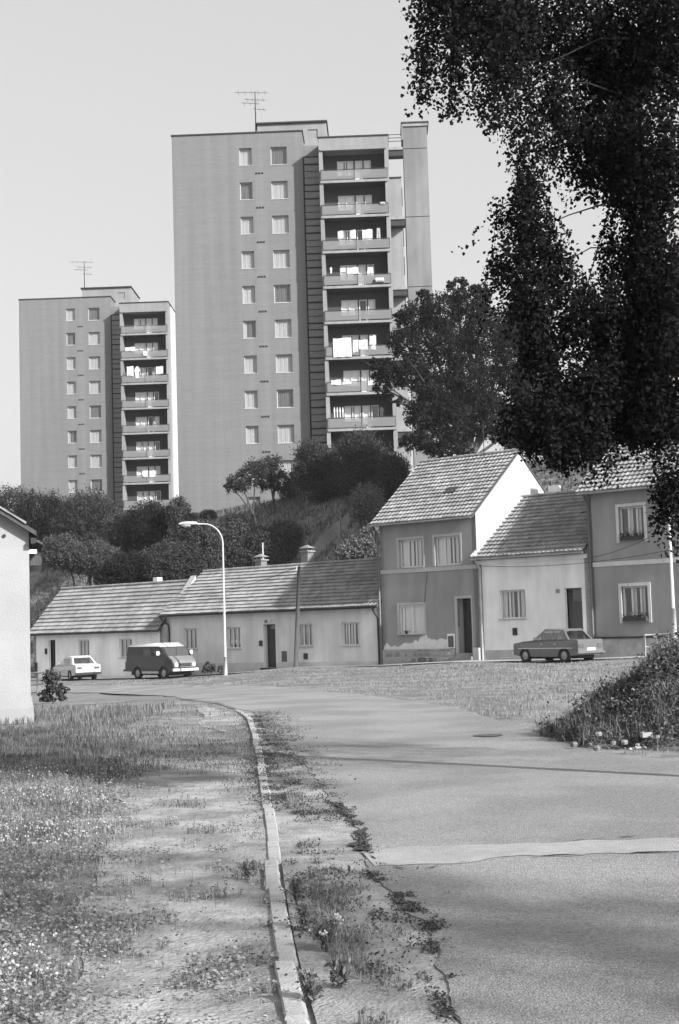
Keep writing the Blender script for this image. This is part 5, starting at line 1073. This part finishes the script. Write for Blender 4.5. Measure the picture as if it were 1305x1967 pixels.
# 1. meadow left of the kerb
sets = {'mid': [], 'dry': [], 'dark': []}; H_ = {'mid': [], 'dry': [], 'dark': []}; W_ = {'mid': [], 'dry': [], 'dark': []}; clover = []; flowers = []
y = 4.6
while y < 33:
    dy = .12 + y * .01; xl = -.30 * y - 1.0; xr = min(kerb_x(y) - .07 if y < 30.5 else -3.0, .1)
    dens = min(6500, 260000 / y ** 2.1) ; n = int(dens * (xr - xl) * dy)
    for _ in range(n):
        x = rnd.uniform(xl, xr); yy = y + rnd.uniform(0, dy)
        if in_nh(x, yy): continue
        if yy > 22 and yy > ynear(x) - .3: continue
        dk = xr - x                                     # distance from the kerb
        bare = smooth((1.15 + .05 * y - dk + .5 * nz(x, yy, 1.3)) / .9)      # trodden strip beside the kerb
        if yy > 17: bare *= .35
        if yy > 25 and x > -3.9: bare = .9
        cl = nz(x, yy, 2.2, 3) + .5 * nz(x, yy, 7, 4)
        if rnd.random() < bare * (.97 if cl < .25 else .35): continue
        if rnd.random() < .25 - cl * .5: continue
        r = min(.999, max(0, .5 + .9 * nz(x, yy, 1.7, 5) + .4 * nz(x, yy, 6, 6) + rnd.uniform(-.22, .22))); f = nz(x, yy, .55, 9)
        if y > 16: key = 'dark' if r < .62 else 'mid'
        else: key = 'dry' if r < .34 + f * .4 else ('dark' if r > .8 else 'mid')
        tall = .035 + .05 * max(0, f + .3) + (.03 if bare < .05 else 0)
        if y > 20 and not (x > -3.9 and yy > 25): tall = .035 + .045 * smooth((dk - .4) / 2)
        if yy > 27 and x < -3.8: tall = .14
        sets[key].append((x, yy, gz(x, yy) - .012)); H_[key].append(tall); W_[key].append(max(.003, yy * .0005))
        if rnd.random() > .90 and y < 17 and bare < .5: flowers.append((x, yy, tall * rnd.uniform(.8, 1.25))) if f > -.12 else None
        if y < 19: clover.append((x, yy, rnd.uniform(.005, .06)))
    y += dy
put('meadow_grass', blades('meadow_grass', np.array(sets['mid']), np.array(H_['mid']), np.array(W_['mid']), GM, 1), kind='stuff', label='mid grey meadow grass left of the kerb')
put('dry_grass', blades('dry_grass', np.array(sets['dry']), np.array(H_['dry']) * 1.1, np.array(W_['dry']), GL, 2), kind='stuff')
put('dark_grass', blades('dark_grass', np.array(sets['dark']), np.array(H_['dark']), np.array(W_['dark']), GD, 3), kind='stuff')
put('clover_leaves', leaves('clover_leaves', np.array(clover), .022, leafmat('clover_leaf', .24, .5), 5, flat=1.5, aspect=.9), kind='stuff')
fl = np.array(flowers); fl = np.concatenate([fl, fl + rng.normal(0, .007, fl.shape), fl + rng.normal(0, .007, fl.shape)]); put('clover_flowers', leaves('clover_flowers', fl, .014, FLW, 6, aspect=1.), kind='stuff')
# 2. far verge, gutter weeds, right verge, slope grass
P, Hh, Ww = [], [], []; P2_, H2_, W2_ = [], [], []
for _ in range(90000):
    yy = 17 + 62 * rnd.random() ** .8; x = rnd.uniform(-.27 * yy, .26 * yy); q = Vector((x, yy)) - HO; s = q.dot(ES); t_ = q.dot(ET)
    if s > -.15: continue
    if t_ > 2 and s > -2.4 and rnd.random() < .97: continue
    if yy < yfar(x) + .1 + .3 * nz(x, yy, 1.5): continue
    if (x < -3.5 and yy < 46): continue
    if s > -3 and rnd.random() < .6: continue
    c = nz(x, yy, .5, 2) + .6 * nz(x, yy, 1.6, 1)
    if rnd.random() < .4 - c * 1.0: continue
    h = .025 + .05 * max(0, c + .2) + (.03 if s < -6 and x > 2 else 0); (P if .5 + .8 * nz(x, yy, .25, 21) + .6 * nz(x, yy, 1.1, 22) + rnd.uniform(-.25, .25) < .55 else P2_).append((x, yy, gz(x, yy) - .02))
    (Hh if len(P) > len(Hh) else H2_).append(h); (Ww if len(P) > len(Ww) else W2_).append(yy * .0006)
put('verge_grass', blades('verge_grass', np.array(P), np.array(Hh), np.array(Ww), GM, 7), kind='stuff'); put('dry_verge_grass', blades('dry_verge_grass', np.array(P2_), np.array(H2_), np.array(W2_), GL, 8), kind='stuff')
# moss, dirt crumbs and tiny weeds along broken edges
C_ = []
def crumbs(pts, w_, n, thr, seed):
    P_ = [ong(*p) for p in pts]; g = random.Random(seed)
    for a, b in zip(P_, P_[1:]):
        for _ in range(int(n * (b - a).length)):
            t = g.random(); d = (b - a).normalized(); o_ = g.gauss(0, w_); x = a.x + (b.x - a.x) * t - d.y * o_; yy = a.y + (b.y - a.y) * t + d.x * o_ * 2
            if nz(x, yy, 2.4, seed) + .5 * nz(x, yy, 9, 2) > thr: C_.append((x, yy, gz(x, yy) + g.uniform(.006, .028)))
crumbs([(885, 1967), (868, 1920), (838, 1850), (846, 1800), (800, 1765), (768, 1720)], .045, 1600, .12, 41)
crumbs([(768, 1720), (718, 1690), (702, 1640), (692, 1600), (676, 1570), (640, 1545)], .03, 900, .2, 42)
crumbs([(492, 1376), (512, 1400), (522, 1432), (512, 1470), (522, 1520), (545, 1570)], .15, 1500, -.02, 43)
crumbs([(530, 1395), (560, 1440), (600, 1500), (640, 1545)], .10, 450, .12, 44)
crumbs([(560, 1566), (680, 1566)], .12, 2400, -.1, 45)
crumbs([(560, 1640), (590, 1720), (610, 1800), (640, 1900)], .22, 1100, .08, 46)
crumbs([(690, 1745), (830, 1820)], .10, 800, .15, 47)
put('moss_and_crumbs', leaves('moss_and_crumbs', np.array(C_), .016, leafmat('moss_dark', .075, .5), 44, flat=1.2, aspect=.9), kind='stuff')
# gutter weeds along the kerb
P, Hh, Ww, lv = [], [], [], []
for _ in range(15000):
    yy = 4.8 + 24 * rnd.random() ** 1.3; kx = kerb_x(yy); wd = .12 + (.42 if yy < 9.6 else .10 if yy < 15 else .5) * abs(rnd.gauss(0, .6)); x = kx + .07 + wd
    c = nz(x, yy, 3, 7) + nz(x, yy, .9, 8)
    if c < (-.05 if yy < 9.8 else .15 if yy < 15 else -.2): continue
    if x > kx + 1.0: continue
    hh = (.07 if yy < 10.5 else .03) * (1 + c) * (1.2 - wd); P.append((x, yy, gz(x, yy))); Hh.append(max(.03, hh)); Ww.append(max(.004, yy * .0006))
    if rnd.random() < .5: lv.append((x + rnd.gauss(0, .02), yy, rnd.uniform(.01, max(.03, hh * .8))))
put('gutter_weeds', blades('gutter_weeds', np.array(P), np.array(Hh), np.array(Ww), GM, 9, .7), kind='stuff'); put('gutter_leaves', leaves('gutter_leaves', np.array(lv), .03, LM['weed'], 10), kind='stuff')
def weed_plant(px, py, h, n, label, flowers_=0, seed=0):
    p = ong(px, py); r_ = random.Random(seed); o = thing('weed_plant', label, 'weed', (p.x, p.y, p.z)); mb = MB(); L_ = []; F = []
    for i in range(n):
        a = r_.uniform(0, 6.28); sp = r_.uniform(.05, .45) * h; e = Vector((math.cos(a) * sp, math.sin(a) * sp, h * r_.uniform(.5, 1.05))); mid = Vector((e.x * .35, e.y * .35, e.z * .6)); mb.tube([(0, 0, 0), mid, e], [.004, .003, .0015], 4, False)
        for k in range(9): t = r_.uniform(.15, 1); q = mid.lerp(e, (t - .4) / .6) if t > .4 else Vector().lerp(mid, t / .4); L_.append((q.x + r_.gauss(0, .016), q.y + r_.gauss(0, .016), q.z))
        if i < flowers_: F += [(e.x + r_.gauss(0, .012), e.y + r_.gauss(0, .012), e.z + r_.gauss(0, .006)) for _ in range(14)]
    put('stems', mb.mesh('stems', MATS['weed_leaf']), o); put('leaves', leaves('leaves', np.array(L_), .04, LM['weed'], seed, aspect=.35), o)
    if F: put('flowers', leaves('flowers', np.array(F), .014, FLW, seed, aspect=1), o)
weed_plant(628, 1830, .17, 22, 'bushy weed with white flower heads in the gutter', 7, 1)
weed_plant(585, 1790, .16, 22, 'tall leafy weed leaning on the kerb below the flowering one', 0, 2)
weed_plant(600, 1930, .15, 26, 'broad weed beside the kerb at the bottom of the picture', 0, 3)
weed_plant(570, 1740, .16, 18, 'narrow weed in the gutter where the kerb stones break', 0, 4)
weed_plant(480, 1690, .13, 18, 'low weed on the bare earth left of the kerb', 0, 5)
weed_plant(655, 1900, .15, 20, 'low spreading weed on the road edge right of the gutter weeds', 0, 6)
# slope grass
P, Hh, Ww = [], [], []
for _ in range(42000):
    t_ = rnd.uniform(-48, 12); s = rnd.uniform(8.5, 27); q = HO + ET * t_ + ES * s; P.append((q.x, q.y, gz(q.x, q.y) - .05)); Hh.append(.35 + .25 * max(0, nz(q.x, q.y, .3))); Ww.append(.07)
put('slope_grass', blades('slope_grass', np.array(P), np.array(Hh), np.array(Ww), leafmat('slope_grass', .14, .5, .3), 12, .8), kind='stuff')

# ------------------------------------------------------------------ summer air
hm = bpy.data.materials.new('haze'); hm.use_nodes = True; N = hm.node_tree.nodes; N.clear(); ho = N.new('ShaderNodeOutputMaterial'); hv = N.new('ShaderNodeVolumePrincipled')
hv.inputs['Color'].default_value = (.9, .9, .9, 1); hv.inputs['Density'].default_value = .00018; hm.node_tree.links.new(hv.outputs[0], ho.inputs['Volume'])
hb = MB().box(-1000, 1000, -400, 2100, -3.5, 52).mesh('haze', hm); put('haze', hb, kind='stuff')
S.cycles.volume_max_steps = 64; S.cycles.volume_step_rate = 10
